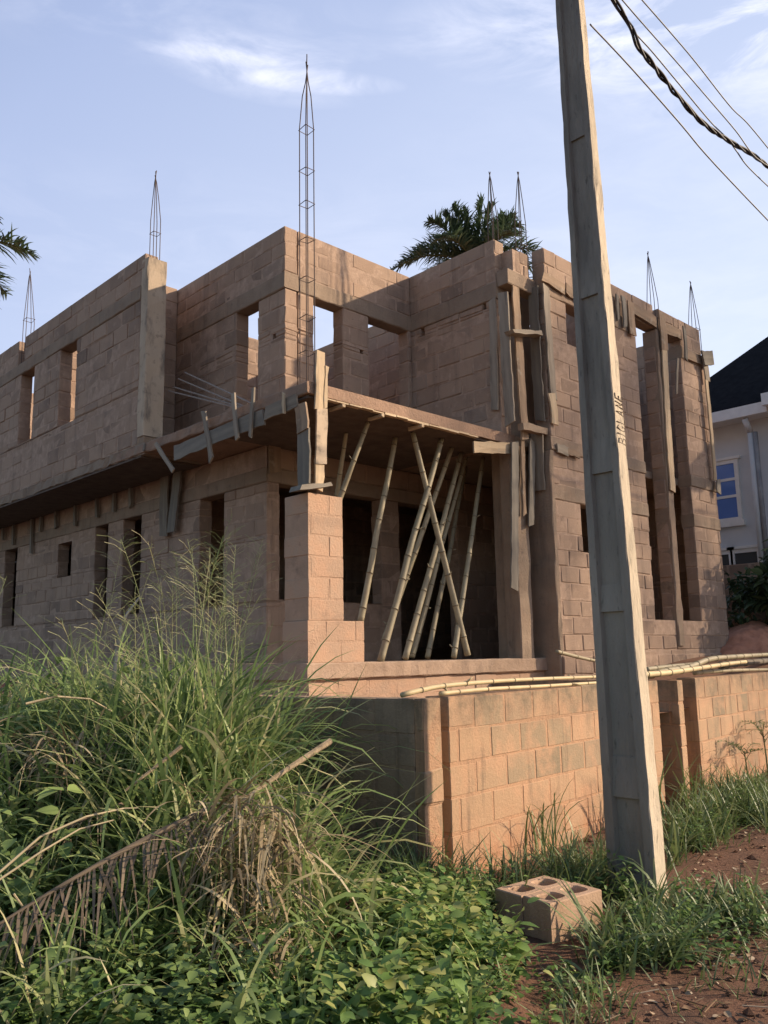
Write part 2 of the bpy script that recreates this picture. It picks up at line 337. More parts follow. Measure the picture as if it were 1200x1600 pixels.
def strip(name, pts, material, parent=None, jit=.0045, step=.13, ch=.014):
    """cast beam / slab as an axis box cut into short lengths with slightly uneven faces"""
    x0, x1, y0, y1, z0, z1 = pts; mb = MB(); L = (x1-x0, y1-y0); ax = 0 if L[0] >= L[1] else 1
    n = max(2, int(L[ax]/step)); A = (x0, y0)[ax]; vs = []; fs = []
    for i in range(n+1):
        a = A + L[ax]*i/n
        j = [random.gauss(0, jit) for _ in range(8)]
        if ax == 0: q = [(a, y0+ch, z0+j[0]*.5), (a, y0+j[1], z0+ch), (a, y0+j[2], z1-ch), (a, y0+ch, z1+j[3]*.6), (a, y1-ch, z1+j[4]*.6), (a, y1+j[5], z1-ch), (a, y1+j[6], z0+ch), (a, y1-ch, z0+j[7]*.5)]
        else: q = [(x1-ch, a, z0+j[0]*.5), (x1+j[1], a, z0+ch), (x1+j[2], a, z1-ch), (x1-ch, a, z1+j[3]*.6), (x0+ch, a, z1+j[4]*.6), (x0+j[5], a, z1-ch), (x0+j[6], a, z0+ch), (x0+ch, a, z0+j[7]*.5)]
        vs += q
    for i in range(n):
        for k in range(8): fs.append((i*8+k, i*8+(k+1) % 8, (i+1)*8+(k+1) % 8, (i+1)*8+k))
    fs += [tuple(reversed(range(8))), tuple(n*8+k for k in range(8))]
    mb.add(vs, fs); return mb.build(name, material, parent, fixn=True)

def post(name, x0, x1, y0, y1, z0, z1, material, parent=None, jit=.006, step=.2):
    """upright cast column with slightly uneven faces"""
    mb = MB(); n = max(2, int((z1-z0)/step)); vs = []; fs = []
    c = .012
    for i in range(n+1):
        z = z0+(z1-z0)*i/n; g = lambda: random.gauss(0, jit)
        vs += [(x0+c, y0+g(), z), (x1-c, y0+g(), z), (x1+g(), y0+c, z), (x1+g(), y1-c, z), (x1-c, y1+g(), z), (x0+c, y1+g(), z), (x0+g(), y1-c, z), (x0+g(), y0+c, z)]
    for i in range(n):
        for k in range(8): fs.append((i*8+k, i*8+(k+1) % 8, (i+1)*8+(k+1) % 8, (i+1)*8+k))
    fs += [tuple(reversed(range(8))), tuple(n*8+k for k in range(8))]
    mb.add(vs, fs); return mb.build(name, material, parent, fixn=True)

# ------------------------------------------------------------------ ground
def sstep(a, b, x): t = np.clip((x-a)/(b-a), 0, 1); return t*t*(3-2*t)
def vnoise(x, y, seed=0):
    r = 0
    for i, (f, a) in enumerate(((.9, .5), (2.3, .25), (5.1, .14), (11.7, .07))):
        r = r + a*np.sin(f*x*1.3+seed+i*1.7+1.9*np.sin(f*y*.7+i))*np.cos(f*y*1.1-seed*.6+i*2.3+1.3*np.sin(f*x*.8-i))
    return r
def WL(u): return 4.45+.095*(u-5)                                  # boundary wall line
def gz(x, y):
    x = np.asarray(x, float); y = np.asarray(y, float)
    s = SD[0]*x+SD[1]*y; d = FW[0]*x+FW[1]*y
    left = sstep(.1, -1.5, s)
    h = left*(.85*sstep(4.4, 6.6, d)+.55*sstep(6.8, 9.6, d)) + .12*sstep(.75, .45, s-.08*vnoise(x*2, y*2))*sstep(6, 4.5, d)
    xl = 4.62-.095*(np.clip(y, 4.4, 9)-4.4); h = h*sstep(xl+.12, xl-.02, x)
    near = sstep(40, 15, np.hypot(x, y))
    return h*near + .035*vnoise(x, y, 3)*near + .012*vnoise(x*4, y*4, 1)*near
def grid_mesh(name, xs, ys, zf, material):
    X, Y = np.meshgrid(xs, ys); V = np.stack([X.ravel(), Y.ravel(), zf(X, Y).ravel()], 1); nx = len(xs); ny = len(ys)
    i = np.arange(nx-1); j = np.arange(ny-1); I, J = np.meshgrid(i, j); a = (J*nx+I).ravel()
    return np_mesh(name, V, np.stack([a, a+1, a+nx+1, a+nx], 1), np.zeros(len(V)), material, smooth=True)
ax_ = np.concatenate([-np.geomspace(600, 8, 14), np.arange(-6, 14.01, .08), np.geomspace(15, 600, 16)])
ay_ = np.concatenate([-np.geomspace(600, 4, 14), np.arange(-2, 12.01, .08), np.geomspace(13, 600, 16)])
g = grid_mesh('ground', ax_, ay_, gz, SOIL); tag(g, kind='structure')
def yz(x, y): return .98+.10*sstep(5.2, 7.0, y)+.02*vnoise(x, y, 5)+.5*sstep(9.5, 15, x)+.3*sstep(9, 12, y)
ys_ = np.linspace(0, 1, 90)
def yard():
    xs = np.concatenate([np.arange(4.76, 20, .25), np.geomspace(21, 300, 12)]); V = []
    for t in ys_:
        y = WL(np.minimum(xs, 14))+.09+ (120*t**2.2)
        x2 = xs-.095*(np.minimum(y, 10)-4.4)*sstep(9, 5, xs)-sstep(8.2, 9.2, y)*sstep(9, 5, xs)*1.5; V.append(np.stack([x2, y, yz(xs, y)], 1))
    V = np.concatenate(V); nx = len(xs); ny = len(ys_)
    I, J = np.meshgrid(np.arange(nx-1), np.arange(ny-1)); a = (J*nx+I).ravel()
    return np_mesh('yard_ground', V, np.stack([a, a+1, a+nx+1, a+nx], 1), np.zeros(len(V)), YARD, smooth=True)
tag(yard(), kind='structure')

# ------------------------------------------------------------------ the unfinished house
H = thing('unfinished_house', 'unfinished two storey house of bare brown sandcrete blocks with no roof', 'house', loc=(7, 9, 1.5))
class HP:                                                            # parts keep world coordinates under the house empty
    pass
def under(o, root):
    o.parent = root; o.matrix_parent_inverse = root.matrix_basis.inverted(); return o
def hw(name, *a, label=None, **k):
    a = list(a); ops = a[7] if len(a) > 7 else []                    # a full height opening parts the wall in two
    for q in ops:
        if q[2] <= a[5]+.03 and q[3] >= a[6]-.03 and q[0] > a[3]+.02 and q[1] < a[4]-.02:
            rest = [r for r in ops if r is not q]
            for lo_, hi_ in ((a[3], q[0]), (q[1], a[4])):
                hw(name, *a[:3], lo_, hi_, a[5], a[6], [r for r in rest if r[1] > lo_ and r[0] < hi_], label=label, **k)
            return
    o = wall(name, *a, **k); 
    if label: o['label'] = label
    return under(o, H)
Z0, ZL, ZS, ZT = 1.6, 4.12, 4.80, 7.83
BE0, BE1 = 6.88, 7.13
TH = .225
# ground floor
gfw = [(10.69,11.36,2.44,ZL), (13.19,13.83,2.44,ZL), (14.40,14.90,2.44,ZL), (15.90,16.50,3.30,3.97), (18.57,19.27,2.44,ZL), (21,21.7,2.44,ZL)]
hw('block_wall', 'u', 7.05, TH, 9.62, 26, 1.1, ZL, gfw)
under(strip('lintel_beam', (7.035, 7.29, 9.62, 26, ZL, 4.33), CO), H)
hw('block_wall', 'u', 7.05, TH, 9.62, 26, 4.33, 4.65)
pw = [(7.2,7.95,2.46,ZL), (8.46,9.26,2.46,ZL), (9.67,11.08,1.0,ZL)]
hw('block_wall', 'v', 9.62, TH, 7.06, 13.4, 1.6, ZL, pw)
under(strip('lintel_beam', (7.06, 13.4, 9.605, 9.86, ZL, 4.33), CO), H)
hw('block_wall', 'v', 9.62, TH, 7.06, 13.4, 4.33, 4.65)
hw('block_wall', 'u', 12.75, TH, 7.33, 9.6, 1.6, 4.65)
hw('partition_wall', 'u', 12.2, TH, 12.85, 26, 1.6, 4.65)
hw('partition_wall', 'v', 17.6, TH, 7.3, 12.18, 1.6, 4.65)
hw('block_wall', 'v', 26, -TH, 7.3, 12.2, 1.3, 4.65)
hw('partition_wall', 'v', 12.6, TH, 7.3, 15.3, 1.6, 4.65)
hw('partition_wall', 'v', 15.05, TH, 7.3, 12.18, 1.6, 4.65)
# porch floor and plinth
hw('plinth_wall', 'v', 7.36, TH, 5.95, 10.28, 1.0, 1.42, ch=.21, inset=.004, mats=[BLP, MOP])
hw('plinth_wall', 'u', 5.95, TH, 7.6, 10.0, 1.0, 1.42, ch=.21)
under(strip('porch_floor', (5.9, 10.29, 7.31, 9.6, 1.42, 1.60), COF, jit=.005), H)
under(strip('floor_slab', (7.28, 15.4, 9.87, 25.8, 1.3, 1.52), CO), H)
# porch pillar
p = hw('porch_pillar', 'v', 7.39, .43, 5.98, 6.5, 2.07, 3.5, blen=.52, inset=.003, jit=.0022, pmin=-.001, proud=.001, chm=(.004,.008), mats=[BLP, MOP], label='block porch pillar with laterite smears standing short of the balcony slab')
hw('pillar_base', 'v', 7.375, .45, 5.96, 6.8, 1.6, 2.07, blen=.42, inset=.003, jit=.0022, pmin=-.001, proud=.001, chm=(.004,.008), mats=[BLP, MOP])
# balcony slab and floor slab
under(strip('balcony_slab', (5.98, 9.86, 7.39, 12.2, 4.66, 4.805), CO2, jit=.006), H)
under(strip('upper_floor_slab', (7.06, 15.5, 12.2, 25.9, 4.66, 4.795), CO), H)
under(strip('upper_floor_slab', (9.87, 15.5, 7.35, 12.19, 4.66, 4.795), CO), H)
under(strip('cantilever_slab', (5.98, 7.04, 11.18, 26, 4.655, 4.82), CO, jit=.012), H)
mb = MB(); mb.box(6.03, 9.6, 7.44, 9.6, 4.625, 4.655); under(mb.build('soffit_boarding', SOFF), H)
mb = MB()
for i in range(14):
    a = 6.2+i*.2; mb.box(a, a+.199, 7.365+random.gauss(0, .006), 7.436, 4.628+random.gauss(0, .004), 4.648+random.gauss(0, .003))
under(mb.build('soffit_edge', FRESH), H)
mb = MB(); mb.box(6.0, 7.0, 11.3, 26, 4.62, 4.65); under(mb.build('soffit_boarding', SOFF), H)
# left wing upper wall on the cantilever
wv = [(15.40,16.03,5.70,7.10), (13.60,14.27,5.68,7.10), (18.2,18.9,5.7,7.1)]
hw('block_wall', 'u', 5.98, TH, 11.40, 26, 4.82, 7.10, wv, ch=.255)
under(strip('ring_beam', (5.965, 6.22, 11.40, 26, 7.10, 7.33), CO), H)
hw('block_wall', 'u', 5.98, TH, 11.30, 15.93, 7.33, ZT)
hw('block_wall', 'u', 5.98, TH, 16.22, 26, 7.33, ZT)
o = under(post('concrete_column', 5.975, 6.30, 11.2, 11.40, 4.93, 7.73, COL), H); o['label'] = 'smooth pale cast column at the end of the upper wall'
under(strip('column_base', (5.99, 6.32, 11.21, 11.45, 4.82, 4.93), BROWN), H)
hw('block_wall', 'v', 12.15, TH, 6.22, 7.04, 4.81, ZT)
hw('partition_wall', 'v', 15.75, TH, 6.22, 10.5, 4.81, ZT)
hw('partition_wall', 'v', 19.3, TH, 6.22, 10.5, 4.81, ZT)
# upper corner room beside the balcony
hw('block_wall', 'u', 7.05, TH, 9.21, 12.37, ZS, BE0, [(9.86,10.41,5.2,BE0), (9.43,9.50,6.18,6.26)], ch=.26)
under(strip('ring_beam', (7.035, 7.29, 9.2, 12.38, BE0, BE1), CO), H)
hw('block_wall', 'u', 7.05, TH, 9.21, 12.37, BE1, ZT, ch=.233)
hw('block_wall', 'v', 9.21, TH, 7.29, 9.63, ZS, BE0, [(7.58,8.14,5.3,BE0), (8.67,9.55,ZS-.1,BE0), (8.49,8.56,6.24,6.31)], ch=.26)
under(strip('ring_beam', (7.3, 9.62, 9.195, 9.45, BE0, BE1), CO), H)
hw('block_wall', 'v', 9.21, TH, 7.29, 9.62, BE1, ZT, ch=.233)
hw('partition_wall', 'u', 10.6, TH, 9.46, 15.7, ZS, ZT)
hw('partition_wall', 'v', 13.1, TH, 7.3, 10.58, ZS, ZT-.02)
# right block, side wall to the balcony
hw('block_wall', 'u', 9.63, TH, 7.44, 9.45, ZS, BE0, [(8.92,9.0,6.73,6.86), (7.64,7.70,6.78,6.86)], ch=.26)
under(strip('ring_beam', (9.615, 9.87, 7.42, 9.45, BE0, BE1+.02), CO), H)
hw('block_wall', 'u', 9.63, TH, 7.44, 9.45, BE1+.02, ZT, ch=.233)
# uncast corner column between side wall and front wall
under(post('concrete_column', 9.86, 10.62, 7.56, 7.85, 1.5, 7.56, CO), H)
under(post('concrete_column', 9.73, 10.03, 7.34, 7.6, 1.5, 4.65, CO), H)
under(strip('ring_beam', (9.64, 10.375, 7.22, 7.43, 7.06, 7.30), CO), H)
hw('block_stub', 'v', 7.24, .22, 9.80, 9.99, 7.30, 7.66, blen=.45)
hw('block_stub', 'v', 7.26, .2, 10.0, 10.24, 7.30, 7.70, blen=.45)
# right block front wall
fo = [(10.94,11.6,6.40,7.04), (11.03,11.6,3.17,3.88), (13.06,13.72,2.18,7.42), (13.92,14.68,2.18,7.38)]
hw('block_wall', 'v', 7.10, TH, 10.33, 15.72, 1.2, 3.88, fo)
hw('block_wall', 'v', 7.10, TH, 10.33, 15.72, 4.11, 4.62, fo)
for a, b in ((10.33, 13.06), (14.68, 15.72)):
    under(strip('lintel_beam', (a, b, 7.085, 7.34, 3.88, 4.11), CO), H)
    under(strip('floor_beam', (a, b, 7.085, 7.34, 4.62, 4.83), CO), H)
hw('block_wall', 'v', 7.10, TH, 10.33, 15.72, 4.83, 7.06, fo, ch=.25)
for a, b in ((10.33, 13.02), (14.7, 15.72)):
    under(strip('ring_beam', (a, b, 7.085, 7.34, 7.06, 7.31), CO), H)
under(strip('ring_beam', (13.03, 14.69, 7.10, 7.33, 7.40, 7.62), CO), H)
hw('block_wall', 'v', 7.10, TH, 10.40, 13.02, 7.31, ZT)
hw('block_wall', 'v', 7.10, TH, 13.03, 13.74, 7.62, ZT)
hw('block_wall', 'v', 7.10, TH, 13.95, 14.69, 7.62, ZT)
hw('block_wall', 'v', 7.10, TH, 14.7, 15.55, 7.31, ZT)
under(post('pilaster', 13.73, 13.92, 7.06, 7.34, 1.75, 7.36, CO), H)
under(post('pilaster', 10.27, 10.36, 7.08, 7.62, 1.2, 4.6, CO), H)
hw('block_wall', 'u', 15.72, -TH, 7.34, 16, 1.2, ZT, [(15.3,15.9,2,3)])
hw('partition_wall', 'v', 9.3, TH, 13.0, 15.45, 1.6, 7.1)
hw('partition_wall', 'u', 13.42, TH, 8.0, 8.5, 1.6, 6.2)
hw('partition_wall', 'u', 12.2, TH, 7.34, 9.3, 4.8, 7.5)
hw('plinth_wall', 'v', 7.04, .055, 10.3, 15.76, 1.1, 1.62, ch=.26)


# ------------------------------------------------------------------ boundary walls along the road
PHI = math.atan(.095)
def local(o): o.location = (4.95, WL(4.95), 0); o.rotation_euler = (0, 0, PHI); return o
FB = dict(mats=[BL2, MO2], ch=.245, proud=.001, blen=.42, jit=.0009, inset=.0035, pmin=-.001, chm=(.004, .008), zj=.006)
tag(local(wall('boundary_wall', 'v', 0, .225, 0, 3.85, -.15, 1.35, **FB)), 'long sunlit orange block boundary wall behind the two hollow blocks', 'wall')
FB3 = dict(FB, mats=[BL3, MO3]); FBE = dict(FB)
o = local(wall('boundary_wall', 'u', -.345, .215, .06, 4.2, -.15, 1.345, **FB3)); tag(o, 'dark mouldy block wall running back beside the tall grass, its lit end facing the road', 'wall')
wall_end = wall('wall_end', 'v', -.03, .088, -.347, -.128, -.15, 1.35, mats=[BL2, MO2], parent=o, ch=.245, blen=.5, jit=.006, proud=.012, pmin=-.012)
tag(local(wall('boundary_wall', 'u', 4.39, .15, .0, 4.0, -.15, 1.33, **FB)), 'short end of a block wall seen just right of the concrete pole, next to a narrow gap', 'wall')
tag(local(wall('boundary_wall', 'v', 0, .225, 4.93, 14.0, -.15, 1.34, **FB)), 'block boundary wall at the right edge with small palm like plants at its foot', 'wall')

# ------------------------------------------------------------------ formwork boards, each a thing
def board(pl, c, p1, p2, w, M, label, group='formwork boards on the building', name='formwork_board', off=.014, t=.024, tilt=0.0, cat='board', ragged=.035, split=None):
    fn = onv if pl == 'v' else onu
    a, b = Vector(fn(*p1, c)), Vector(fn(*p2, c)); nrm = Vector((0, -1, 0)) if pl == 'v' else Vector((-1, 0, 0))
    ex = (b-a).normalized(); L = (b-a).length; ez = nrm; ey = ez.cross(ex).normalized()
    ex, ez = (ex*math.cos(tilt)+ez*math.sin(tilt)), (ez*math.cos(tilt)-ex*math.sin(tilt))
    mb = MB(); n = max(4, int(L/.13)); vs = []; fs = []; wob = random.uniform(-.014, .014)
    for i in range(n+1):
        x = -L/2+L*i/n; e = random.uniform(-ragged, ragged) if i in (0, n) else 0; e2 = random.uniform(-ragged, ragged) if i in (0, n) else 0
        zb = wob*math.sin(3*i/n); y0 = -w/2+random.gauss(0, .006); y1 = w/2+random.gauss(0, .006)
        vs += [(x+e, y0, zb-t/2), (x+e2, y1, zb-t/2), (x+e2, y1, zb+t/2), (x+e, y0, zb+t/2)]
    for i in range(n):
        for k in range(4): fs.append((i*4+k, i*4+(k+1) % 4, (i+1)*4+(k+1) % 4, (i+1)*4+k))
    fs += [(3, 2, 1, 0), (n*4, n*4+1, n*4+2, n*4+3)]
    mb.add(vs, fs); o = mb.build(name, M, fixn=True)
    mid = (a+b)/2 + nrm*(off+t/2)
    o.matrix_world = Matrix(((ex.x, ey.x, ez.x, mid.x), (ex.y, ey.y, ez.y, mid.y), (ex.z, ey.z, ez.z, mid.z), (0, 0, 0, 1)))
    return tag(o, label, cat, group)

g1 = 'formwork boards round the tall corner slot'
board('u', 9.62, (772,468), (775,640), .125, WOOD, 'leftmost long grey board nailed to the side wall beside the corner slot', g1)
board('u', 9.62, (787,458), (799,663), .17, WOOD, 'wide grey board between the leftmost board and the corner slot, upper floor', g1, off=.008)
board('v', 7.27, (802,440), (818,687), .16, BROWN, 'long brown board facing the road on the left lip of the corner slot', g1)
board('v', 7.20, (791,521), (834,524), .06, WOOD, 'small horizontal board wedged across the corner slot', g1, name='ledge_board', t=.16, off=-.02)
board('u', 10.28, (835,450), (846,658), .17, GREYW, 'dark grey board inside the right cheek of the corner slot, upper floor', g1, off=.02)
board('v', 7.085, (850,447), (863,622), .15, WOOD, 'stained pale board on the front wall right of the corner slot, upper floor', g1)
board('v', 7.085, (859,618), (864,664), .155, FRESH, 'short clean offcut below the stained board right of the corner slot', g1, off=.02)
board('v', 7.33, (802,690), (801,921), .15, GREYW, 'long grey board hanging at the right side of the porch opening', g1)
board('v', 7.31, (815,690), (816,805), .075, BROWN, 'narrow orange brown board at the right of the porch, curling at its foot', g1, tilt=.02)
board('v', 7.30, (829,690), (827,822), .12, GREYW, 'weathered grey board in the corner slot at ground floor level', g1)
board('u', 10.25, (841,674), (844,770), .2, WOOD, 'grey board on the left cheek of the front wall, just below the floor level', g1)
board('v', 7.24, (808,668), (846,676), .10, CO, 'crumbling mortar lump of a block end at floor level in the corner slot', g1, name='offcut_block', t=.1)
board('v', 7.375, (737,699), (795,700), .16, FRESH, 'pale board along the right end of the balcony slab edge', 'formwork boards of the balcony slab', off=.005)
board('v', 7.085, (869,700), (886,708), .13, WOOD, 'small grey board end on the front wall at floor level, left of its neighbour', 'offcut boards at floor level')
board('v', 7.085, (885,705), (901,712), .10, BROWN, 'small brown board end on the front wall at floor level, beside the pole', 'offcut boards at floor level')
board('v', 7.085, (845,432), (880,454), .17, BROWN, 'short ring beam board sloping from the top corner of the front wall', 'ring beam boards of the front wall')
board('v', 7.085, (881,452), (908,473), .17, BROWN, 'ring beam board over the small upper window beside the pole', 'ring beam boards of the front wall', off=.03)
g2 = 'formwork boards round the tall stair windows'
board('v', 7.085, (985,481), (1024,505), .20, BROWN, 'lintel board over the left tall stair window', g2)
board('v', 7.085, (981,472), (986,526), .20, BROWN, 'upright board left of the left tall stair window', g2, off=.035)
board('v', 7.085, (970,464), (973,512), .12, GREYW, 'narrow upright board near the wall top between the pole and the stair window', g2, off=.03)
board('v', 7.085, (962,462), (964,500), .07, GREYW, 'thin upright strip near the wall top nearest the pole', g2)
board('v', 7.05, (1031,488), (1036,548), .22, BROWN, 'topmost brown board on the post between the stair windows', g2)
board('v', 7.05, (1036,546), (1049,766), .18, FRESH, 'long pale board hanging down the post between the stair windows', g2, off=.012)
board('v', 7.085, (1037,514), (1061,524), .19, BROWN, 'lintel board over the right tall stair window', g2)
board('v', 7.085, (1064,514), (1067,563), .10, GREYW, 'upright board right of the right stair window head', g2, off=.05)
board('v', 7.11, (1057,560), (1055,616), .06, WOOD, 'thin strip hanging in the right stair window', g2)
board('v', 7.085, (1070,554), (1098,566), .17, BROWN, 'ring beam board at the far right corner of the front wall', g2)
board('v', 7.05, (1097,556), (1103,596), .17, WOOD, 'short upright board at the top of the far right corner', g2, off=.02)
board('v', 7.05, (1101,594), (1115,752), .11, FRESH, 'long pale upright board down the far right corner', g2, off=.02)
board('v', 7.0, (1096,560), (1112,560), .28, GREYW, 'grey board end sticking out past the far right corner', g2, t=.03)
board('v', 7.03, (1120,750), (1121,771), .15, GREYW, 'small dark board end low on the far right corner', g2)
for (x, lab) in ((537, 'leftmost of three'), (598, 'middle of three'), (661, 'rightmost of three')):
    p = onv(x, {537: 631, 598: 651, 661: 668}[x], 7.35); mb = MB(); mb.box(p[0]-.024, p[0]+.024, 7.345, 7.6, 4.575, 4.622, 0, .5, .005, .003); tag(mb.build('joist_end', FRESH), 'pale joist end under the balcony slab edge, ' + lab, 'joist', 'joist ends under the balcony')
g3 = 'boards on the porch pillar'
board('v', 7.37, (498,549), (497,641), .125, FRESH, 'split pale board with a forked top standing above the porch pillar', g3)
board('v', 7.37, (508,570), (505,640), .05, FRESH, 'narrow pale prong beside the forked board above the porch pillar', g3, off=.02)
board('v', 7.37, (500,640), (498,725), .165, COL, 'blotchy concrete stained board halfway up above the porch pillar', g3, off=.02)
board('v', 7.37, (498,722), (496,767), .13, FRESH, 'lowest pale board just above the block porch pillar', g3, off=.004)
board('u', 5.96, (472,632), (476,674), .20, BROWN, 'short brown board on the shaded side at the balcony corner', g3)
board('u', 5.98, (477,672), (478,762), .20, GREYW, 'greenish grey board on the shaded side above the porch pillar', g3)
board('v', 7.42, (462,764), (510,758), .05, GREYW, 'flat grey slab offcut lying on top of the porch pillar', g3, name='offcut_slab', t=.2, off=-.1)
board('v', 9.59, (426,668), (428,738), .2, BROWN, 'brown board hanging on the wall under the balcony left of the porch pillar', g3)
g4 = 'boards of the shaded balcony edge'
board('u', 5.96, (277,708), (416,652), .2, GREYW, 'long grey edge board along the shaded side of the balcony slab', g4)
board('u', 5.955, (416,648), (466,626), .16, WOOD, 'shorter stained edge board next to the balcony corner', g4)
board('u', 5.93, (322,645), (335,719), .09, WOOD, 'leaning grey cleat on the balcony edge board, leftmost of four', g4, off=.03)
board('u', 5.93, (369,613), (376,687), .07, WOOD, 'second grey cleat from the left on the balcony edge board', g4, off=.03)
board('u', 5.93, (401,609), (396,684), .05, WOOD, 'third cleat, thin and upright near the steel rods', g4, off=.03)
board('u', 5.93, (448,616), (448,646), .035, FRESH, 'short thin cleat nearest the balcony corner', g4, off=.03)
g5 = 'boards under the overhang'
board('v', 11.15, (222,699), (290,701), .10, WOOD, 'flat board under the foot of the pale column', g5, t=.04, off=0)
board('u', 5.95, (248,694), (272,737), .06, WOOD, 'thin slanting strut below the pale column', g5, tilt=-.05)
board('u', 7.0, (261,722), (258,838), .24, WOOD, 'wide upright board on the wall under the end of the overhang', g5)
board('u', 6.98, (283,722), (271,832), .22, GREYW, 'dark leaning board right of the wide upright board', g5, off=.03)
for k, (x, ya, yb, lab) in enumerate(((8,805,845,'at the photo edge'),(24,800,852,'above the leftmost low window'),(52,778,866,'longest of all, beside the leftmost low window'),(66,778,830,'next right of the longest one'),
                                 (91,768,824,'above the small square window'),(121,760,823,'right of the small square window'),(155,748,808,'above the first tall low window'),(181,738,800,'between the two tall low windows'),(208,728,792,'nearest the wide upright board'))):
    board('u', 7.02, (x, ya), (x-1, yb), .075, GREYW, 'dark upright stud under the overhang, ' + lab, 'studs under the overhang', name='formwork_stud', off=.004, t=.05, cat='stud')

# ------------------------------------------------------------------ steel
def rebar_cage(u, v, zb, zt, half, ztap, zs, label):
    r = thing('rebar_cage', label, 'rebar cage', 'rebar cages of the columns', (u, v, zb)); lean = (random.uniform(-.03, .03), random.uniform(-.03, .03))
    for (i, j) in ((-1,-1), (1,-1), (1,1), (-1,1)):
        mb = MB(); pts = [(i*half, j*half, 0), (i*half*1.02, j*half, (ztap-zb)*.5), (i*half, j*half, ztap-zb)]
        q = zt-zb; w = (.012*i, .012*j)
        pts += [(i*half*.62+lean[0]*.4, j*half*.62+lean[1]*.4, (ztap-zb)*.6+q*.4), (w[0]+lean[0]*.9, w[1]+lean[1]*.9, q*.90), (-w[0]*.7+lean[0], -w[1]*.7+lean[1], q*random.uniform(.95, 1.0))]
        mb.tube(pts, .0068, 5); mb.build('rod', STEEL, r)
    for z in zs:
        mb = MB(); h = half+.008; s = [random.uniform(-.012, .012) for _ in range(4)]
        mb.tube([(-h,-h,z-zb+s[0]), (h,-h,z-zb+s[1]), (h,h,z-zb+s[2]), (-h,h,z-zb+s[3]), (-h,-h,z-zb+s[0])], .0055, 5); mb.build('stirrup', STEEL, r)
    return r
def zat(u, v, y):
    lo, hi = -2, 30
    for _ in range(50):
        mid = (lo+hi)/2; c = RC @ (np.array([u, v, mid])-EYE)
        if 800+FPX*c[1]/c[2] > y: lo = mid
        else: hi = mid
    return lo
c = (6.17, 7.62)
rebar_cage(*c, 4.7, zat(*c, 75), .062, zat(*c, 200), [zat(*c, y) for y in (203, 267, 319, 375, 437, 497, 552)], 'very tall rebar cage rising from the balcony corner')
c = (6.15, 11.33); rebar_cage(*c, 7.0, zat(*c, 264), .055, zat(*c, 345), [zat(*c, 365)], 'rebar cage on top of the pale column')
c = (6.09, 16.08); rebar_cage(*c, 7.2, zat(*c, 418), .075, zat(*c, 505), [zat(*c, 500)], 'rebar cage at the far left above the notched wall')
c = (9.98, 7.72); rebar_cage(*c, 7.56, zat(*c, 268), .055, zat(*c, 345), [zat(*c, 400)], 'left one of the two rebar cages by the palm, above the corner slot')
c = (10.33, 7.45); rebar_cage(*c, 7.28, zat(*c, 264), .06, zat(*c, 350), [zat(*c, 385)], 'right one of the two rebar cages by the palm, above the corner slot')
c = (13.99, 7.22); rebar_cage(*c, 7.3, zat(*c, 393), .07, zat(*c, 470), [], 'rebar cage between the tall stair windows')
c = (15.66, 7.25); rebar_cage(*c, 7.0, zat(*c, 435), .08, zat(*c, 515), [zat(*c, 516)], 'rebar cage at the far right corner of the house')
for (a, b, lab) in (((289,582),(397,632),'highest loose steel rod jutting out over the balcony'), ((279,592),(386,637),'second steel rod from the top over the balcony'), ((272,605),(386,639),'third steel rod from the top over the balcony'), ((264,611),(386,641),'lowest loose steel rod over the balcony')):
    mb = MB(); A = onu(*b, 6.05); B = onu(*a, 6.35); mb.tube([A, (Vector(A)+Vector(B))/2, B], .012, 6); tag(mb.build('steel_rod', RODM), lab, 'steel rod', 'loose steel rods over the balcony')

# ------------------------------------------------------------------ bamboo
def bamboo(pts, r0, r1, M, label, group, seg=.36, name='bamboo_pole'):
    P = [Vector(p) for p in pts]; L = [0]
    for a, b in zip(P[:-1], P[1:]): L.append(L[-1]+(b-a).length)
    def at(s):
        s = min(max(s, 0), L[-1]-1e-6)
        for i in range(len(P)-1):
            if s <= L[i+1]:
                t = (s-L[i])/(L[i+1]-L[i]); p0 = P[max(i-1, 0)]; p3 = P[min(i+2, len(P)-1)]; p1, p2 = P[i], P[i+1]
                return .5*((2*p1)+(p2-p0)*t+(2*p0-5*p1+4*p2-p3)*t*t+(3*p1-p0-3*p2+p3)*t**3)
    ss = []; nodes = []; s = random.uniform(.05, seg)
    while s < L[-1]-.03:
        nodes.append(s); s += seg*random.uniform(.82, 1.18)
    q = sorted(set([0, L[-1]]+[L[-1]*i/24 for i in range(1, 24)])); pts2 = []; rr = []
    for n_ in nodes: q = [x for x in q if abs(x-n_) > .03] + [n_-.022, n_-.007, n_, n_+.007, n_+.022]
    q = [x for x in sorted(q) if 0 <= x <= L[-1]]
    for x in q:
        k = x/L[-1]; r = r0+(r1-r0)*k; f = 1
        for n_ in nodes:
            if abs(x-n_) < .003: f = 1.16
            elif abs(x-n_) < .01: f = 1.06
        pts2.append(at(x)); rr.append(r*f)
    mb = MB(); mb.tube(pts2, rr, 9)
    nb = mb
    for n_ in nodes:
        p, t = at(n_), (at(n_+.01)-at(n_-.01)).normalized(); r = (r0+(r1-r0)*n_/L[-1])
        nb.tube([p-t*.006, p+t*.006], r*1.19, 9, 1)
        if random.random() < .22:
            d = t.orthogonal().normalized(); d = Matrix.Rotation(random.uniform(0, 6.28), 3, t) @ d
            nb.tube([p+d*r*.8, p+d*(r+.05)+t*.03], [.010, .006], 5)
    o = mb.build(name, [M, NODE], smooth=True)
    return tag(o, label, 'bamboo pole', group)
G = 'bamboo props under the balcony slab'
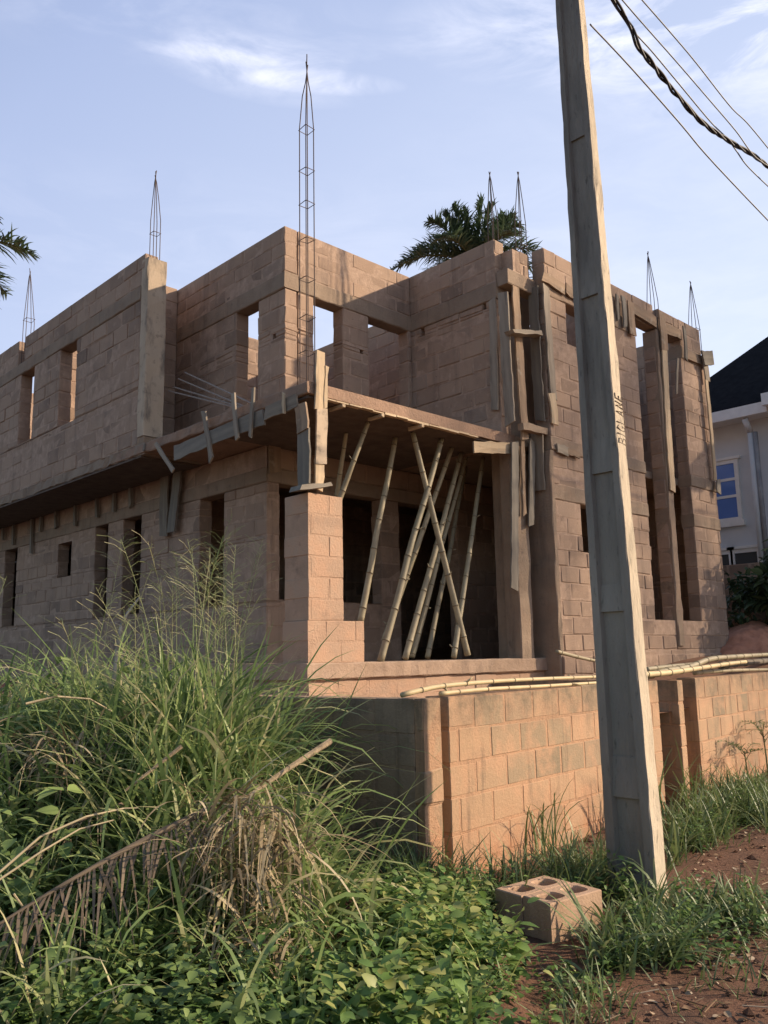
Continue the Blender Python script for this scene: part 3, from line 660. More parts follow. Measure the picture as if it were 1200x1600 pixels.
def prop(a, b, va, vb, r, lab, M=BAM):
    A = onz(*a, 4.62); 
    if va is not None: A = onv(*a, va)
    B = onv(*b, vb); A = Vector(A); B = Vector(B)
    A.z = min(A.z, 4.63); mid = (A+B)/2 + Vector((random.uniform(-.022, .022), random.uniform(-.022, .022), 0))
    bamboo([B, B*.75+A*.25, mid, A*.75+B*.25, A], r, r*.82, M, lab, G)
prop((541,676), (524,790), None, 8.75, .034, 'bamboo prop nearest the porch pillar, half hidden behind it')
prop((575,660), (527,790), None, 8.05, .036, 'bamboo prop leaning behind the top of the porch pillar')
prop((618,684), (563,972), None, 8.0, .043, 'thick bamboo prop in front of the porch window')
prop((645,676), (731,1024), None, 7.55, .043, 'bamboo prop leaning the other way and crossing the rest')
prop((690,686), (594,1034), None, 7.55, .045, 'long slanting bamboo prop reaching the porch floor edge left of the door')
prop((706,700), (600,1000), None, 8.3, .040, 'bamboo prop behind the long slanting one, left of the door')
prop((721,708), (633,1029), None, 7.7, .042, 'front one of the close pair of bamboo props in the doorway')
prop((728,716), (644,1027), None, 7.95, .036, 'rear one of the close pair of bamboo props in the doorway')
prop((728,730), (668,1027), None, 7.8, .036, 'bamboo prop right of the close pair, in front of the doorway')
prop((755,715), (709,1027), None, 7.52, .038, 'spotted weathered bamboo prop, rightmost in the porch', GREYW if False else BAM)
G = 'bamboo poles lying along the boundary wall'
def lying(pix, r, lab, M, dv=.12):
    pts = []
    for (x, y) in pix:
        v = 4.6
        for _ in range(6): p = onv(x, y, v); v = WL(p[0])+dv
        pts.append(p)
    bamboo(pts, r, r*.75, M, lab, G, seg=.33)
lying([(628,1086),(660,1078),(700,1071),(800,1063),(945,1057)], .020, 'thin bleached bamboo pole on the boundary wall, the upper one left of the concrete pole', BAML, .10)
lying([(688,1084),(760,1077),(850,1072),(945,1066)], .018, 'thin bleached bamboo pole on the boundary wall, the lower one left of the concrete pole', BAML, .06)
lying([(870,1018),(905,1027),(946,1036)], .026, 'short bamboo end poking up behind the wall left of the concrete pole', BAM, 1.5)
lying([(1005,1058),(1040,1049),(1080,1041),(1110,1030),(1150,1026),(1215,1022)], .038, 'thick bamboo pole bending upwards to the right above the wall, topmost of the heap', BAM, .10)
lying([(1005,1054),(1035,1052),(1060,1049),(1100,1043),(1140,1037),(1165,1034)], .033, 'thick bamboo pole just under the topmost one', BAML, .02)
lying([(1010,1046),(1050,1041),(1090,1037)], .03, 'bamboo pole tip at the back of the heap beside the concrete pole', BAM, .30)
lying([(1085,1052),(1110,1049),(1160,1047),(1215,1046)], .026, 'lowest bamboo pole lying on top of the right boundary wall', BAM, .12)
lying([(1125,1040),(1160,1036),(1215,1031)], .05, 'grey weathered bamboo pole in the middle of the heap', WOOD, .35)

# ------------------------------------------------------------------ concrete pole with lettering
def pole():
    r = MB()
    zt = 8.6; k = zt/6.85; base = (5.662, 3.36, .078, .19); top = (5.65-.06*k, 3.36+.06*k, .078-.028*k, .19-.08*k)
    def sec(z): t = z/zt; return [base[i]+(top[i]-base[i])*t for i in range(4)]
    n = 60; fw = .32; rec = .055
    def ring(z):
        cu, cv, hu, hv = sec(z); j = lambda s=.0022: random.gauss(0, s)
        f = 2*hv*fw*.62; d = rec*.85*hu/.078
        return [(cu-hu+j(), cv+hv-.008, z), (cu-hu+j(), cv+hv-f, z), (cu-hu+d, cv+hv-f-.012, z), (cu-hu+d, cv-hv+f+.012, z), (cu-hu+j(), cv-hv+f, z), (cu-hu+j(), cv-hv+.008, z),
                (cu-hu+.008, cv-hv+j(.003), z), (cu, cv-hv+j(.003), z), (cu+hu-.008, cv-hv+j(.003), z), (cu+hu, cv-hv+.008, z), (cu+hu, cv+hv-.008, z), (cu-hu+.008, cv+hv+j(), z)]
    vs = []; fs = []; m_ = 12
    for i in range(n+1): vs += ring(-.3+(zt+.3)*i/n)
    for i in range(n):
        for q in range(m_): fs.append((i*m_+q, i*m_+(q+1) % m_, (i+1)*m_+(q+1) % m_, (i+1)*m_+q))
    fs += [tuple(reversed(range(m_))), tuple(n*m_+q for q in range(m_))]
    r.add(vs, fs)
    for z, h in ((.78, .28), (2.05, .20), (3.12, .26), (4.65, .5), (6.0, .5)):   # cross bars closing the recess
        cu, cv, hu, hv = sec(z); f = 2*hv*fw*.62; d = rec*.85*hu/.078
        a, b = sec(z-h/2), sec(z+h/2); vv = []
        for s_, zz in ((a, z-h/2), (b, z+h/2)):
            for (x, y) in ((s_[0]-s_[2]+.014, s_[1]-s_[3]+f*.9), (s_[0]-s_[2]+d+.01, s_[1]-s_[3]+f*.9), (s_[0]-s_[2]+d+.01, s_[1]+s_[3]-f*.9), (s_[0]-s_[2]+.014, s_[1]+s_[3]-f*.9)): vv.append((x, y, zz))
        for i_ in (4, 7): vv[i_] = (vv[i_][0]+.02, vv[i_][1], vv[i_][2])
        r.add(vv, [(0,1,2,3), (7,6,5,4), (0,4,5,1), (1,5,6,2), (2,6,7,3), (3,7,4,0)])
    r.m = [1 if (len(f) == 4 and i < n*m_ and (i % m_) in (0, 1, 2, 3, 4, 5, 11)) or i >= n*m_+2 else 0 for i, f in enumerate(r.f)]  # shaded left faces and bars take the darker copy, the rest the pale one
    o = r.build('utility_pole', [POLE, SHADE_MOULD], fixn=True)
    tag(o, 'tall leaning concrete utility pole with hand written letters on its sunlit edge', 'utility pole')
    cu, cv, hu, hv = sec(.4)
    hb = MB(); hb.box(cu-hu+.03, cu-hu+.05, cv-hv+.10, cv+hv-.10, .22, .62)
    # letters run up the face that looks at the road
    S = {'B': [[(0,0),(0,1)], [(0,1),(.5,.9),(.55,.65),(.1,.52)], [(.1,.52),(.65,.4),(.6,.1),(0,0)]], 'I': [[(.1,0),(.15,1)]],
         'G': [[(.6,.85),(.3,1),(.02,.6),(.1,.1),(.5,.05),(.6,.45),(.35,.45)]], 'L': [[(0,1),(.05,0),(.6,.05)]], 'A': [[(0,0),(.3,1),(.6,0)], [(.12,.35),(.5,.38)]],
         'N': [[(0,0),(.05,1),(.5,.05),(.55,1)]], 'E': [[(.6,1),(0,.95),(.02,.02),(.6,0)], [(.03,.5),(.45,.52)]]}
    t = MB(); z = float(onv(966, 688, 3.19)[2]); sc_ = .062
    for ch in 'BIGLANE':
        for st in S[ch]:
            pts = []
            for (a, b) in st:
                zz = z+a*sc_; q = sec(zz); pts.append((q[0]-q[2]+.132-.108*b+random.gauss(0, .002), q[1]-q[3]-.001, zz+b*.012))
            t.tube(pts, .0042, 5)
        z += (.035 if ch == 'I' else .062)
    t.build('lettering', INK, o)
    return sec
SEC = pole()

# ------------------------------------------------------------------ cables
def cable(name, pix, v, r, M, label, tail=(26, 0), twist=None):
    P = [Vector(onv(x, y, v)) for x, y in pix]
    pts = []
    for i in range(len(P)-1):
        p0, p1, p2, p3 = P[max(i-1, 0)], P[i], P[i+1], P[min(i+2, len(P)-1)]; N_ = 16
        for j in range(N_):
            t = j/N_; pts.append(.5*((2*p1)+(p2-p0)*t+(2*p0-5*p1+4*p2-p3)*t*t+(3*p1-p0-3*p2+p3)*t**3))
    pts.append(P[-1]); e2 = Vector((tail[0], v, P[-1].z+tail[1])); k0 = (pts[-1]-pts[-3]).normalized(); a_ = pts[-1].copy()
    for j in range(1, 13):
        t = j/12; q = a_.lerp(e2, t); w_ = a_ + k0*((e2-a_).length*t); pts.append(q.lerp(w_, max(0, .5-t)*.6))
    mb = MB()
    if twist:
        for ph in range(twist):
            q = []; s = 0
            for i, p in enumerate(pts):
                if i: s += (p-pts[i-1]).length
                a = s*9+ph*2*math.pi/twist+.5*math.sin(s*5+ph); k = r*1.15*(1+.5*math.sin(s*6.3+ph*2))
                q.append(p+Vector((0, math.cos(a)*k, math.sin(a)*k)))
            mb.tube(q, r, 6)
    else: mb.tube(pts, r, 6)
    return tag(mb.build(name, M, smooth=True), label, 'cable', 'overhead cables')
cable('power_cable', [(940,-30),(963,8),(985,42),(996,72),(1012,92),(1050,138),(1095,188),(1140,222),(1180,245),(1215,272)], 3.27, .012, CABLE, 'thick twisted black cable bundle, the darkest of the overhead lines', (26, .1), 3)
cable('power_wire', [(922,38),(985,105),(1060,190),(1100,238),(1150,292),(1215,360)], 3.31, .007, WIRE, 'lowest thin overhead wire, starting behind the pole', (26, -.2))
cable('power_wire', [(945,-20),(985,42),(1020,82),(1060,130),(1110,190),(1135,215),(1150,235),(1170,262),(1215,305)], 3.33, .0065, WIRE, 'thin wire that crosses below the thick black bundle', (26, -.1))
cable('power_wire', [(962,-12),(1000,32),(1060,100),(1110,158),(1150,205),(1180,245),(1215,268)], 3.2, .006, WIRE, 'thin wire just above the thick black bundle', (26, 0))
cable('power_wire', [(990,-15),(1040,42),(1085,95),(1140,165),(1170,195),(1215,250)], 3.15, .006, WIRE, 'uppermost thin overhead wire', (26, .1))

# ------------------------------------------------------------------ two hollow blocks
def hollow(x, y, z, rot, label):
    L, W, Hh = .45, .222, .225; mb = MB(); cells = [(.045, .20), (.25, .405)]; w = .042
    def prism(poly0, poly1, z0, z1, flip=False):
        n = len(poly0); v = [(*p, z0) for p in poly0]+[(*p, z1) for p in poly1]
        f = [(i, (i+1) % n, n+(i+1) % n, n+i) for i in range(n)]
        mb.add(v, [tuple(reversed(t)) if flip else t for t in f])
    N_ = 24
    def oval(a, b, k=1.0):
        cx, cy, hx, hy = (a+b)/2, W/2, (b-a)/2*k, (W/2-w)*k; o = []
        for i in range(N_):
            t = 2*math.pi*(i+.5)/N_; o.append((cx+hx*math.copysign(abs(math.cos(t))**.6, math.cos(t)), cy+hy*math.copysign(abs(math.sin(t))**.6, math.sin(t))))
        return o
    import bmesh
    bm = bmesh.new()
    def loop(pts, zz): return [bm.verts.new((p[0], p[1], zz)) for p in pts]
    rect = []
    for (a, b) in (((0,0),(L,0)), ((L,0),(L,W)), ((L,W),(0,W)), ((0,W),(0,0))):
        for i in range(8): rect.append((a[0]+(b[0]-a[0])*i/8+random.gauss(0,.0012), a[1]+(b[1]-a[1])*i/8+random.gauss(0,.0012)))
    c = .006; ins = [(min(max(p[0], c), L-c), min(max(p[1], c), W-c)) for p in rect]
    b0 = loop(rect, 0); b1 = loop(rect, Hh-c); b2 = loop(ins, Hh)
    n = len(rect)
    for A, B in ((b0, b1), (b1, b2)):
        for i in range(n): bm.faces.new((A[i], A[(i+1) % n], B[(i+1) % n], B[i]))
    edges = [bm.edges.get((b2[i], b2[(i+1) % n])) for i in range(n)]
    for (a, b) in cells:
        o0, o1, o2 = loop(oval(a, b), Hh), loop(oval(a, b, .94), Hh-.012), loop(oval(a, b, .80), .03)
        for A, B in ((o0, o1), (o1, o2)):
            for i in range(N_): bm.faces.new((A[(i+1) % N_], A[i], B[i], B[(i+1) % N_]))
        bm.faces.new(list(reversed(o2)))
        edges += [bm.edges.get((o0[i], o0[(i+1) % N_])) for i in range(N_)]
    bmesh.ops.triangle_fill(bm, edges=edges, use_beauty=True)
    bmesh.ops.recalc_face_normals(bm, faces=bm.faces)
    me = bpy.data.meshes.new('hollow_block'); bm.to_mesh(me); bm.free(); me.materials.append(HB)
    o = link('hollow_block', me); o.location = (x, y, z); o.rotation_euler = (0.01, -.015, rot)
    return tag(o, label, 'concrete block', 'hollow blocks on the verge')
HB = mat('hollow_block_face', (.50,.335,.225), (.42,.28,.185), 4, .95, .6, 60, stain=[((.22,.15,.1), 3, .58, .75, .5)])
c0 = onz(863, 1474, .0); zg = float(gz(c0[0], c0[1]))
c0 = onz(863, 1474, zg)
hollow(c0[0], c0[1], zg-.01, math.radians(-8), 'hollow block on the right of the pair, its long side lit by the sun')
e = Vector((-math.sin(math.radians(-7)), math.cos(math.radians(-7)), 0))*.232
hollow(c0[0]+e.x, c0[1]+e.y, zg-.012, math.radians(-6.5), 'hollow block on the left of the pair, mostly in shade')

# ------------------------------------------------------------------ neighbouring house, walls and soil heap on the right
NB = thing('neighbour_house', 'grey plastered house with a dark pitched roof and blue window at the right edge', 'house', loc=(19, 5, 1.4))
def nb(o): return under(o, NB)
mb = MB(); mb.box(19, 30, 4.6, 9.6, 1.0, 6.85); nb(mb.build('wall', PLASTER))
mb = MB(); mb.box(18.75, 18.99, 4.6, 6.9, 1.0, 6.86); nb(mb.build('projecting_wall', PLASTER))
ez = 6.95
mb = MB(); hip = 8.6; kz = .62
A = [(18.4,10.2,ez),(30.6,10.2,ez),(30.6,4.0,ez),(18.4,4.0,ez)]; top = [(22.4,6.9,ez+3.9*.9),(26.6,6.9,ez+3.9*.9)]
mb.add(A+top, [(0,3,4), (0,4,5,1), (1,5,2), (2,5,4,3), (3,2,1,0)]); nb(mb.build('roof', ROOF))
mb = MB(); mb.box(18.36, 18.50, 7.05, 10.22, ez-.24, ez-.004); mb.box(18.51, 19.0, 7.05, 10.2, ez-.2, ez-.17); nb(mb.build('fascia', WHITE))
mb = MB(); mb.box(18.1, 18.24, 4.0, 7.04, ez-.16, ez+.10); mb.box(18.25, 18.9, 4.0, 7.0, ez-.12, ez-.09); nb(mb.build('gutter', WHITE))
mb = MB(); mb.add([(18.1,7.04,ez+.1),(18.1,4.0,ez+.1),(20.0,4.0,ez+.1+1.2),(20.0,7.04,ez+.1+1.2),(20.0,7.04,ez-.05),(20.0,4.0,ez-.05)], [(0,1,2,3), (0,3,4), (1,5,2)]); nb(mb.build('roof', ROOF))
def window(v0, v1, z0, z1, bars, gl):
    f = MB(); t = .09
    f.box(18.93, 19.06, v0-t, v0, z0-t, z1+t); f.box(18.93, 19.06, v1, v1+t, z0-t, z1+t); f.box(18.931, 19.059, v0+.001, v1-.001, z1, z1+t); f.box(18.90, 19.06, v0-t-.05, v1+t+.05, z0-.2, z0-t+.02) ; f.box(18.90, 19.06, v0-t-.06, v1+t+.06, z1+t, z1+t+.06)
    f.box(18.931, 19.058, v0, v1, z0-t, z0)
    for z in bars: f.box(18.94, 19.05, v0, v1, z-.03, z+.03)
    o = nb(f.build('window', WHITE)); g = MB(); g.box(18.96, 18.985, v0, v1, z0, z1); p = g.build('pane', gl, o); return o
w0 = onu(1130, 720, 18.9); w1 = onu(1151, 806, 18.9)
window(w1[1]-.02, w0[1]+.35, w1[2]-.02, w0[2]-.08, (w1[2]+(w0[2]-w1[2])*.36, w1[2]+(w0[2]-w1[2])*.66), GLASS)
w0 = onu(1146, 862, 18.9); w1 = onu(1182, 866, 18.9)
window(w1[1], w0[1], w0[2]-.42, w0[2]-.04, (), DGLASS)
window(w0[1]+.13, w0[1]+.42, w0[2]-.42, w0[2]-.04, (), DGLASS)
for x, r in ((1172, .06), (1180, .05)):
    p = onu(x, 675, 18.68); mb = MB(); mb.tube([(18.68, p[1], p[2]), (18.68, p[1], 3.6)], r, 10)
    if r > .055: mb.tube([(18.68, p[1], p[2]), (18.45, p[1], p[2]+.25)], r*1.1, 10)
    nb(mb.build('downpipe', PIPE if r < .055 else PLASTER, smooth=True))
tag(wall('rear_wall', 'u', 17.6, .225, 3, 12, 1.2, 3.42, mats=[BL, MO]), 'brown block wall in front of the grey house', 'wall')
tag(wall('low_wall', 'u', 17.35, .2, 5.8, 9.0, 1.2, 2.25, mats=[BL2, MO2]), 'low reddish wall behind the soil heap', 'wall')
c = onz(1172, 1010, 1.8); c = EYE + (c-EYE)*(15.2/np.linalg.norm((c-EYE)[:2])) if np.linalg.norm((c-EYE)[:2]) > 30 or c[0] < 0 else c
hx, hy = 15.2, 5.9
def heap():
    xs = np.linspace(-2.2, 2.2, 60); X, Y = np.meshgrid(xs, xs); r = np.hypot(X*.8, Y)
    Zh = .95*np.clip(1-(r/1.9)**1.3, -.2, 1) + .09*vnoise(X*3, Y*3, 2) + .045*vnoise(X*9, Y*9, 4)
    V = np.stack([X.ravel(), Y.ravel(), Zh.ravel()], 1); n = 60; I, J = np.meshgrid(np.arange(n-1), np.arange(n-1)); a = (J*n+I).ravel()
    return np_mesh('soil_heap', V, np.stack([a, a+1, a+n+1, a+n], 1), np.zeros(len(V)), HEAP, smooth=True)
o = heap(); o.location = (16.45, 6.95, 1.38); o.scale = (.66, .72, .86); tag(o, 'heap of bright red soil beyond the right corner of the house', 'soil heap')

# ------------------------------------------------------------------ foliage builders
def blades(P, az, L, th0, curl, W, segs=6, fold=.0, twist=None, r=None):
    """curved tapering ribbons; th0 = start angle from vertical, curl = added bend along the blade"""
    N_ = len(P); t = np.linspace(0, 1, segs+1)
    ang = th0[:, None] + curl[:, None]*t[None, :]**1.5
    step = (L/segs)[:, None]; dx = np.sin(ang)*step; dz = np.cos(ang)*step
    X = np.concatenate([np.zeros((N_, 1)), np.cumsum(dx[:, :-1], 1)], 1); Z = np.concatenate([np.zeros((N_, 1)), np.cumsum(dz[:, :-1], 1)], 1)
    ca, sa = np.cos(az), np.sin(az)
    cx = P[:, 0:1] + X*ca[:, None]; cy = P[:, 1:2] + X*sa[:, None]; cz = P[:, 2:3] + Z
    prof = np.minimum(1, .45+t*3)*(1-t**2.2)**.8; prof[-1] = .03
    tw = (twist if twist is not None else RNG.normal(0, .5, N_))[:, None]*t[None, :]
    w = W[:, None]*prof[None, :]*.5
    nx = -sa[:, None]*np.cos(tw) + ca[:, None]*np.cos(ang)*np.sin(tw); ny = ca[:, None]*np.cos(tw) + sa[:, None]*np.cos(ang)*np.sin(tw); nz = -np.sin(ang)*np.sin(tw)
    V = np.stack([np.stack([cx-nx*w, cy-ny*w, cz-nz*w], -1), np.stack([cx+nx*w, cy+ny*w, cz+nz*w], -1)], 2)   # N,seg,2,3
    V = V.reshape(-1, 3); b = (np.arange(N_)*(segs+1)*2)[:, None] + (np.arange(segs)*2)[None, :]; b = b.ravel()
    F = np.stack([b, b+1, b+3, b+2], 1)
    rr = np.repeat(r if r is not None else RNG.random(N_), (segs+1)*2)
    return V, F, rr
LEAF_T = np.array([0, .18, .5, .8, 1.0]); LEAF_W = np.array([.12, .8, 1.0, .5, .02])
def leaves(P, D, UP, L, W, r, droop=.25, fold=.25):
    """ovate leaves: position, direction, up vector"""
    N_ = len(P); D = D/np.linalg.norm(D, axis=1, keepdims=True); S = np.cross(D, UP); S /= np.linalg.norm(S, axis=1, keepdims=True)+1e-9; U = np.cross(S, D)
    rows = []
    for t, w in zip(LEAF_T, LEAF_W):
        c = P + D*(L*t)[:, None] - U*(L*droop*t*t)[:, None]
        e = S*(W*w*.5)[:, None] + U*(W*w*.5*fold)[:, None]; e2 = -S*(W*w*.5)[:, None] + U*(W*w*.5*fold)[:, None]
        rows.append(np.stack([c+e2, c, c+e], 1))
    V = np.stack(rows, 1).reshape(-1, 3); k = len(LEAF_T)
    base = (np.arange(N_)*k*3)[:, None]; F = []
    for i in range(k-1):
        for j in range(2):
            a = base+i*3+j; F.append(np.concatenate([a, a+1, a+4, a+3], 1))
    return V, np.concatenate(F), np.repeat(r, k*3)
def merge(parts):
    V, F, R_, o = [], [], [], 0
    for v, f, r in parts: V.append(v); F.append(f+o); R_.append(r); o += len(v)
    return np.concatenate(V), np.concatenate(F), np.concatenate(R_)
def ground_pts(xy): return np.column_stack([xy, gz(xy[:, 0], xy[:, 1])])
def rand_sd(n, s0, s1, d0, d1):
    s = RNG.uniform(s0, s1, n); d = RNG.uniform(d0, d1, n); return s[:, None]*SD[None]+d[:, None]*FW[None], s, d
def tuft(c, n, L, W, spread=.12, th=(.05, .6), curl=(.3, 1.6), segs=6, r=(0, .8), base=None):
    P = np.column_stack([c[0]+RNG.normal(0, spread, n), c[1]+RNG.normal(0, spread, n), np.zeros(n)])
    P[:, 2] = gz(P[:, 0], P[:, 1])-.02 if base is None else base
    return blades(P, RNG.uniform(0, 2*math.pi, n), RNG.uniform(L[0], L[1], n), RNG.uniform(*th, n), RNG.uniform(*curl, n), RNG.uniform(W[0], W[1], n), segs, r=RNG.uniform(*r, n))
def weed(c, h, nl, ls, lean=.25, r=(0, 1), z=None, spread=.5):
    """one stem with opposite ovate leaves -> leaf arrays (stem left to the eye)"""
    a = RNG.uniform(0, 6.28); k = RNG.uniform(0, lean); n = nl*2
    t = np.repeat(np.linspace(.18, 1, nl), 2); zb = float(gz(*c)) if z is None else z
    px = c[0]+math.cos(a)*k*h*t**1.5; py = c[1]+math.sin(a)*k*h*t**1.5; pz = zb+h*t
    P = np.stack([px, py, pz], 1); az = np.repeat(np.arange(nl)*1.57+RNG.uniform(0, 6), 2)+np.tile([0, math.pi], nl)+RNG.normal(0, .3, n)
    el = RNG.normal(.15, .3, n); D = np.stack([np.cos(az)*np.cos(el), np.sin(az)*np.cos(el), np.sin(el)], 1)
    U = np.tile([0, 0, 1.0], (n, 1))+RNG.normal(0, .25, (n, 3)); L = RNG.uniform(.75, 1.2, n)*ls*(1.1-.45*t)
    P = P + D*L[:, None]*.25
    return leaves(P, D, U, L, L*RNG.uniform(.55, .75, n), np.clip(RNG.uniform(*r, n)+(t-.6)*.35, 0, 1), RNG.uniform(.1, .5))

# ------------------------------------------------------------------ tall grass on the bank
parts = []
def mound_ok(x, y): return x < 4.55-.095*(np.clip(y, 4.4, 9)-4.4)
# dense standing grass behind and across the bank
for (s0, s1, d0, d1, n, L, W) in ((-3.6, -.85, 5.2, 7.6, 92, (.65, 1.3), (.016, .034)), (-1.9, -.75, 5.4, 6.6, 44, (.9, 1.6), (.018, .038)), (-3.4, -.7, 4.4, 5.6, 50, (.45, .95), (.018, .038)),
                                  (-3.4, -2.0, 6.4, 8.0, 26, (.6, 1.1), (.012, .026)), (-1.3, -.45, 4.7, 5.6, 54, (.5, 1.15), (.018, .042)), (-2.6, -.4, 3.7, 4.6, 20, (.35, .8), (.014, .032))):
    xy, s, d = rand_sd(n, s0, s1, d0, d1); xy = xy[mound_ok(xy[:, 0], xy[:, 1])]
    for c in xy: parts.append(tuft(c, RNG.integers(8, 26), L, W, .13, (.02, .8), (.3, 2.7), 7, (0, .72 if RNG.random() < .75 else 1)))
g = np_mesh('tall_grass', *merge(parts), GR); tag(g, kind='stuff')
# flowering stalks with airy panicles
mb = MB()
def stalk(c, h, lean, az, fl):
    z = float(gz(*c)); pts = []
    for i in range(9):
        t = i/8; pts.append((c[0]+math.cos(az)*lean*t*t*h, c[1]+math.sin(az)*lean*t*t*h, z+h*t))
    mb.tube(pts, [.0035-.0025*i/8 for i in range(9)], 4, 0, RNG.uniform(.35, .8), cap=False)
    if fl:
        for k in range(16):
            t = .76+.24*k/16; i = t*8; j = int(min(i, 7)); p = Vector(pts[j]).lerp(Vector(pts[j+1]), i-j); a = RNG.uniform(0, 6.28); q = RNG.uniform(.05, .17)*(1.35-t)*2.6
            e = p+Vector((math.cos(a)*q, math.sin(a)*q, q*RNG.uniform(.35, .9))); mb.tube([p, p.lerp(e, .55)+Vector((0, 0, .01)), e-Vector((0, 0, q*.08))], [.0012, .001, .0016], 3, 0, RNG.uniform(.55, .85), cap=False)
for i in range(40):
    s = RNG.uniform(-1.6, -.95) if i < 28 else RNG.uniform(-3.0, -1.0); d = RNG.uniform(5.4, 6.6); stalk(SD*s+FW*d, RNG.uniform(1.25, 1.95), RNG.uniform(.05, .3), RNG.uniform(0, 6.28), True)
g = mb.build('grass_panicles', GR); tag(g, kind='stuff')
# low vines and broad leaves filling the bank
parts = []
for (s0, s1, d0, d1, n, h, ls) in ((-3.3, -.55, 4.2, 7.2, 520, (.12, .5), (.05, .10)), (-2.6, -.35, 3.4, 4.6, 260, (.12, .4), (.05, .09))):
    xy, s, d = rand_sd(n, s0, s1, d0, d1); xy = xy[mound_ok(xy[:, 0], xy[:, 1])]
    for c in xy: parts.append(weed(c, RNG.uniform(*h), int(RNG.integers(4, 8)), RNG.uniform(*ls), .5, (0, .9)))
for k in range(26):
    c = sd(RNG.uniform(-2.9, -.8), RNG.uniform(4.6, 6.6))
    if mound_ok(*c): parts.append(weed(c, RNG.uniform(.5, .95), 7, RNG.uniform(.12, .2), .3, (.4, 1)))
g = np_mesh('bank_vines', *merge(parts), LEAFD); tag(g, kind='stuff')
# bright leafy weeds along the front
parts = []
def weed_poly(n, poly, h, ls, r=(.1, 1)):
    poly = np.array([onz(x, y, .05)[:2] for x, y in poly]); lo, hi = poly.min(0), poly.max(0); k = 0; out = []
    while k < n:
        p = RNG.uniform(lo, hi); ins = False
        for i in range(len(poly)):
            a, b = poly[i], poly[i-1]
            if (a[1] > p[1]) != (b[1] > p[1]) and p[0] < (b[0]-a[0])*(p[1]-a[1])/(b[1]-a[1])+a[0]: ins = not ins
        if ins: out.append(p); k += 1
    return out
WP = [(150,1720),(190,1600),(420,1560),(545,1500),(600,1455),(680,1440),(740,1470),(800,1530),(815,1610),(800,1720)]
for c in weed_poly(470, WP, 0, 0):
    q = float(vnoise(c[0]*1.7, c[1]*1.7, 8))
    if q < -.30 or math.hypot(c[0]-4.55, c[1]-3.5) < .42: continue
    if q > .22: parts.append(weed(c, RNG.uniform(.14, .36), int(RNG.integers(5, 9)), RNG.uniform(.065, .115), .5, (.25, 1)))
    else: parts.append(weed(c, RNG.uniform(.06, .36), int(RNG.integers(3, 9)), RNG.choice([.03, .045, .06, .085])*RNG.uniform(.8, 1.2), .5, (.0, .9)))
for c in weed_poly(36, [(620,1450),(760,1440),(850,1500),(870,1640),(800,1640),(780,1540)], 0, 0): parts.append(weed(c, RNG.uniform(.05, .2), 4, RNG.uniform(.03, .07), .6, (.1, 1)))
for c in weed_poly(34, WP, 0, 0): parts.append(tuft(c, 9, (.2, .5), (.010, .022), .05, (.1, .8), (.3, 1.8), 4, (.3, 1)))
for c in weed_poly(90, [(0,1700),(0,1610),(160,1590),(200,1700)], 0, 0): parts.append(weed(c, RNG.uniform(.10, .3), 5, RNG.uniform(.04, .07), .45, (.1, .8)))
for c in weed_poly(110, [(560,1470),(620,1410),(700,1400),(780,1420),(740,1470)], 0, 0): parts.append(weed(c, RNG.uniform(.12, .34), 6, RNG.uniform(.04, .075), .4, (0, .7)))
for c in weed_poly(110, [(700,1420),(740,1395),(950,1370),(950,1330),(1000,1320),(990,1400),(800,1440)], 0, 0): parts.append(weed(c, RNG.uniform(.1, .3), 5, RNG.uniform(.04, .07), .4, (0, .6)))
for c in weed_poly(90, [(960,1420),(1050,1390),(1200,1400),(1200,1470),(1050,1500),(930,1520)], 0, 0): parts.append(weed(c, RNG.uniform(.08, .22), 5, RNG.uniform(.04, .075), .4, (0, .7)))
for c in weed_poly(110, [(1040,1340),(1060,1290),(1200,1230),(1210,1260),(1100,1320)], 0, 0): parts.append(weed(c, RNG.uniform(.1, .3), 5, RNG.uniform(.04, .08), .4, (0, .7)))
for c in weed_poly(16, [(830,1560),(860,1500),(960,1500),(940,1600)], 0, 0): parts.append(weed(c, RNG.uniform(.05, .14), 4, RNG.uniform(.03, .06), .4, (0, .9)))
g = np_mesh('leafy_weeds', *merge(parts), LEAF); tag(g, kind='stuff')
# grass on the verge
parts = []
for (n, poly, L, W, nb_) in ((62, [(690,1430),(720,1390),(950,1340),(960,1390),(800,1420)], (.18, .5), (.008, .018), 14), (70, [(935,1520),(935,1425),(1050,1395),(1200,1385),(1200,1440),(1060,1490)], (.12, .34), (.008, .022), 13),
                            (100, [(1035,1350),(1050,1290),(1085,1245),(1200,1225),(1220,1290),(1090,1320)], (.2, .55), (.008, .02), 16), (16, [(860,1640),(880,1520),(960,1540),(960,1640)], (.1, .3), (.006, .012), 8),
                            (12, [(1050,1560),(1100,1440),(1220,1420),(1220,1540)], (.08, .25), (.006, .012), 8), (44, [(560,1420),(640,1380),(700,1390),(680,1430)], (.25, .6), (.008, .018), 12)):
    for c in weed_poly(n, poly, 0, 0): parts.append(tuft(c, nb_, L, W, .07, (.1, .9), (.3, 1.7), 6, (0, .85)))
g = np_mesh('verge_grass', *merge(parts), GR2); tag(g, kind='stuff')

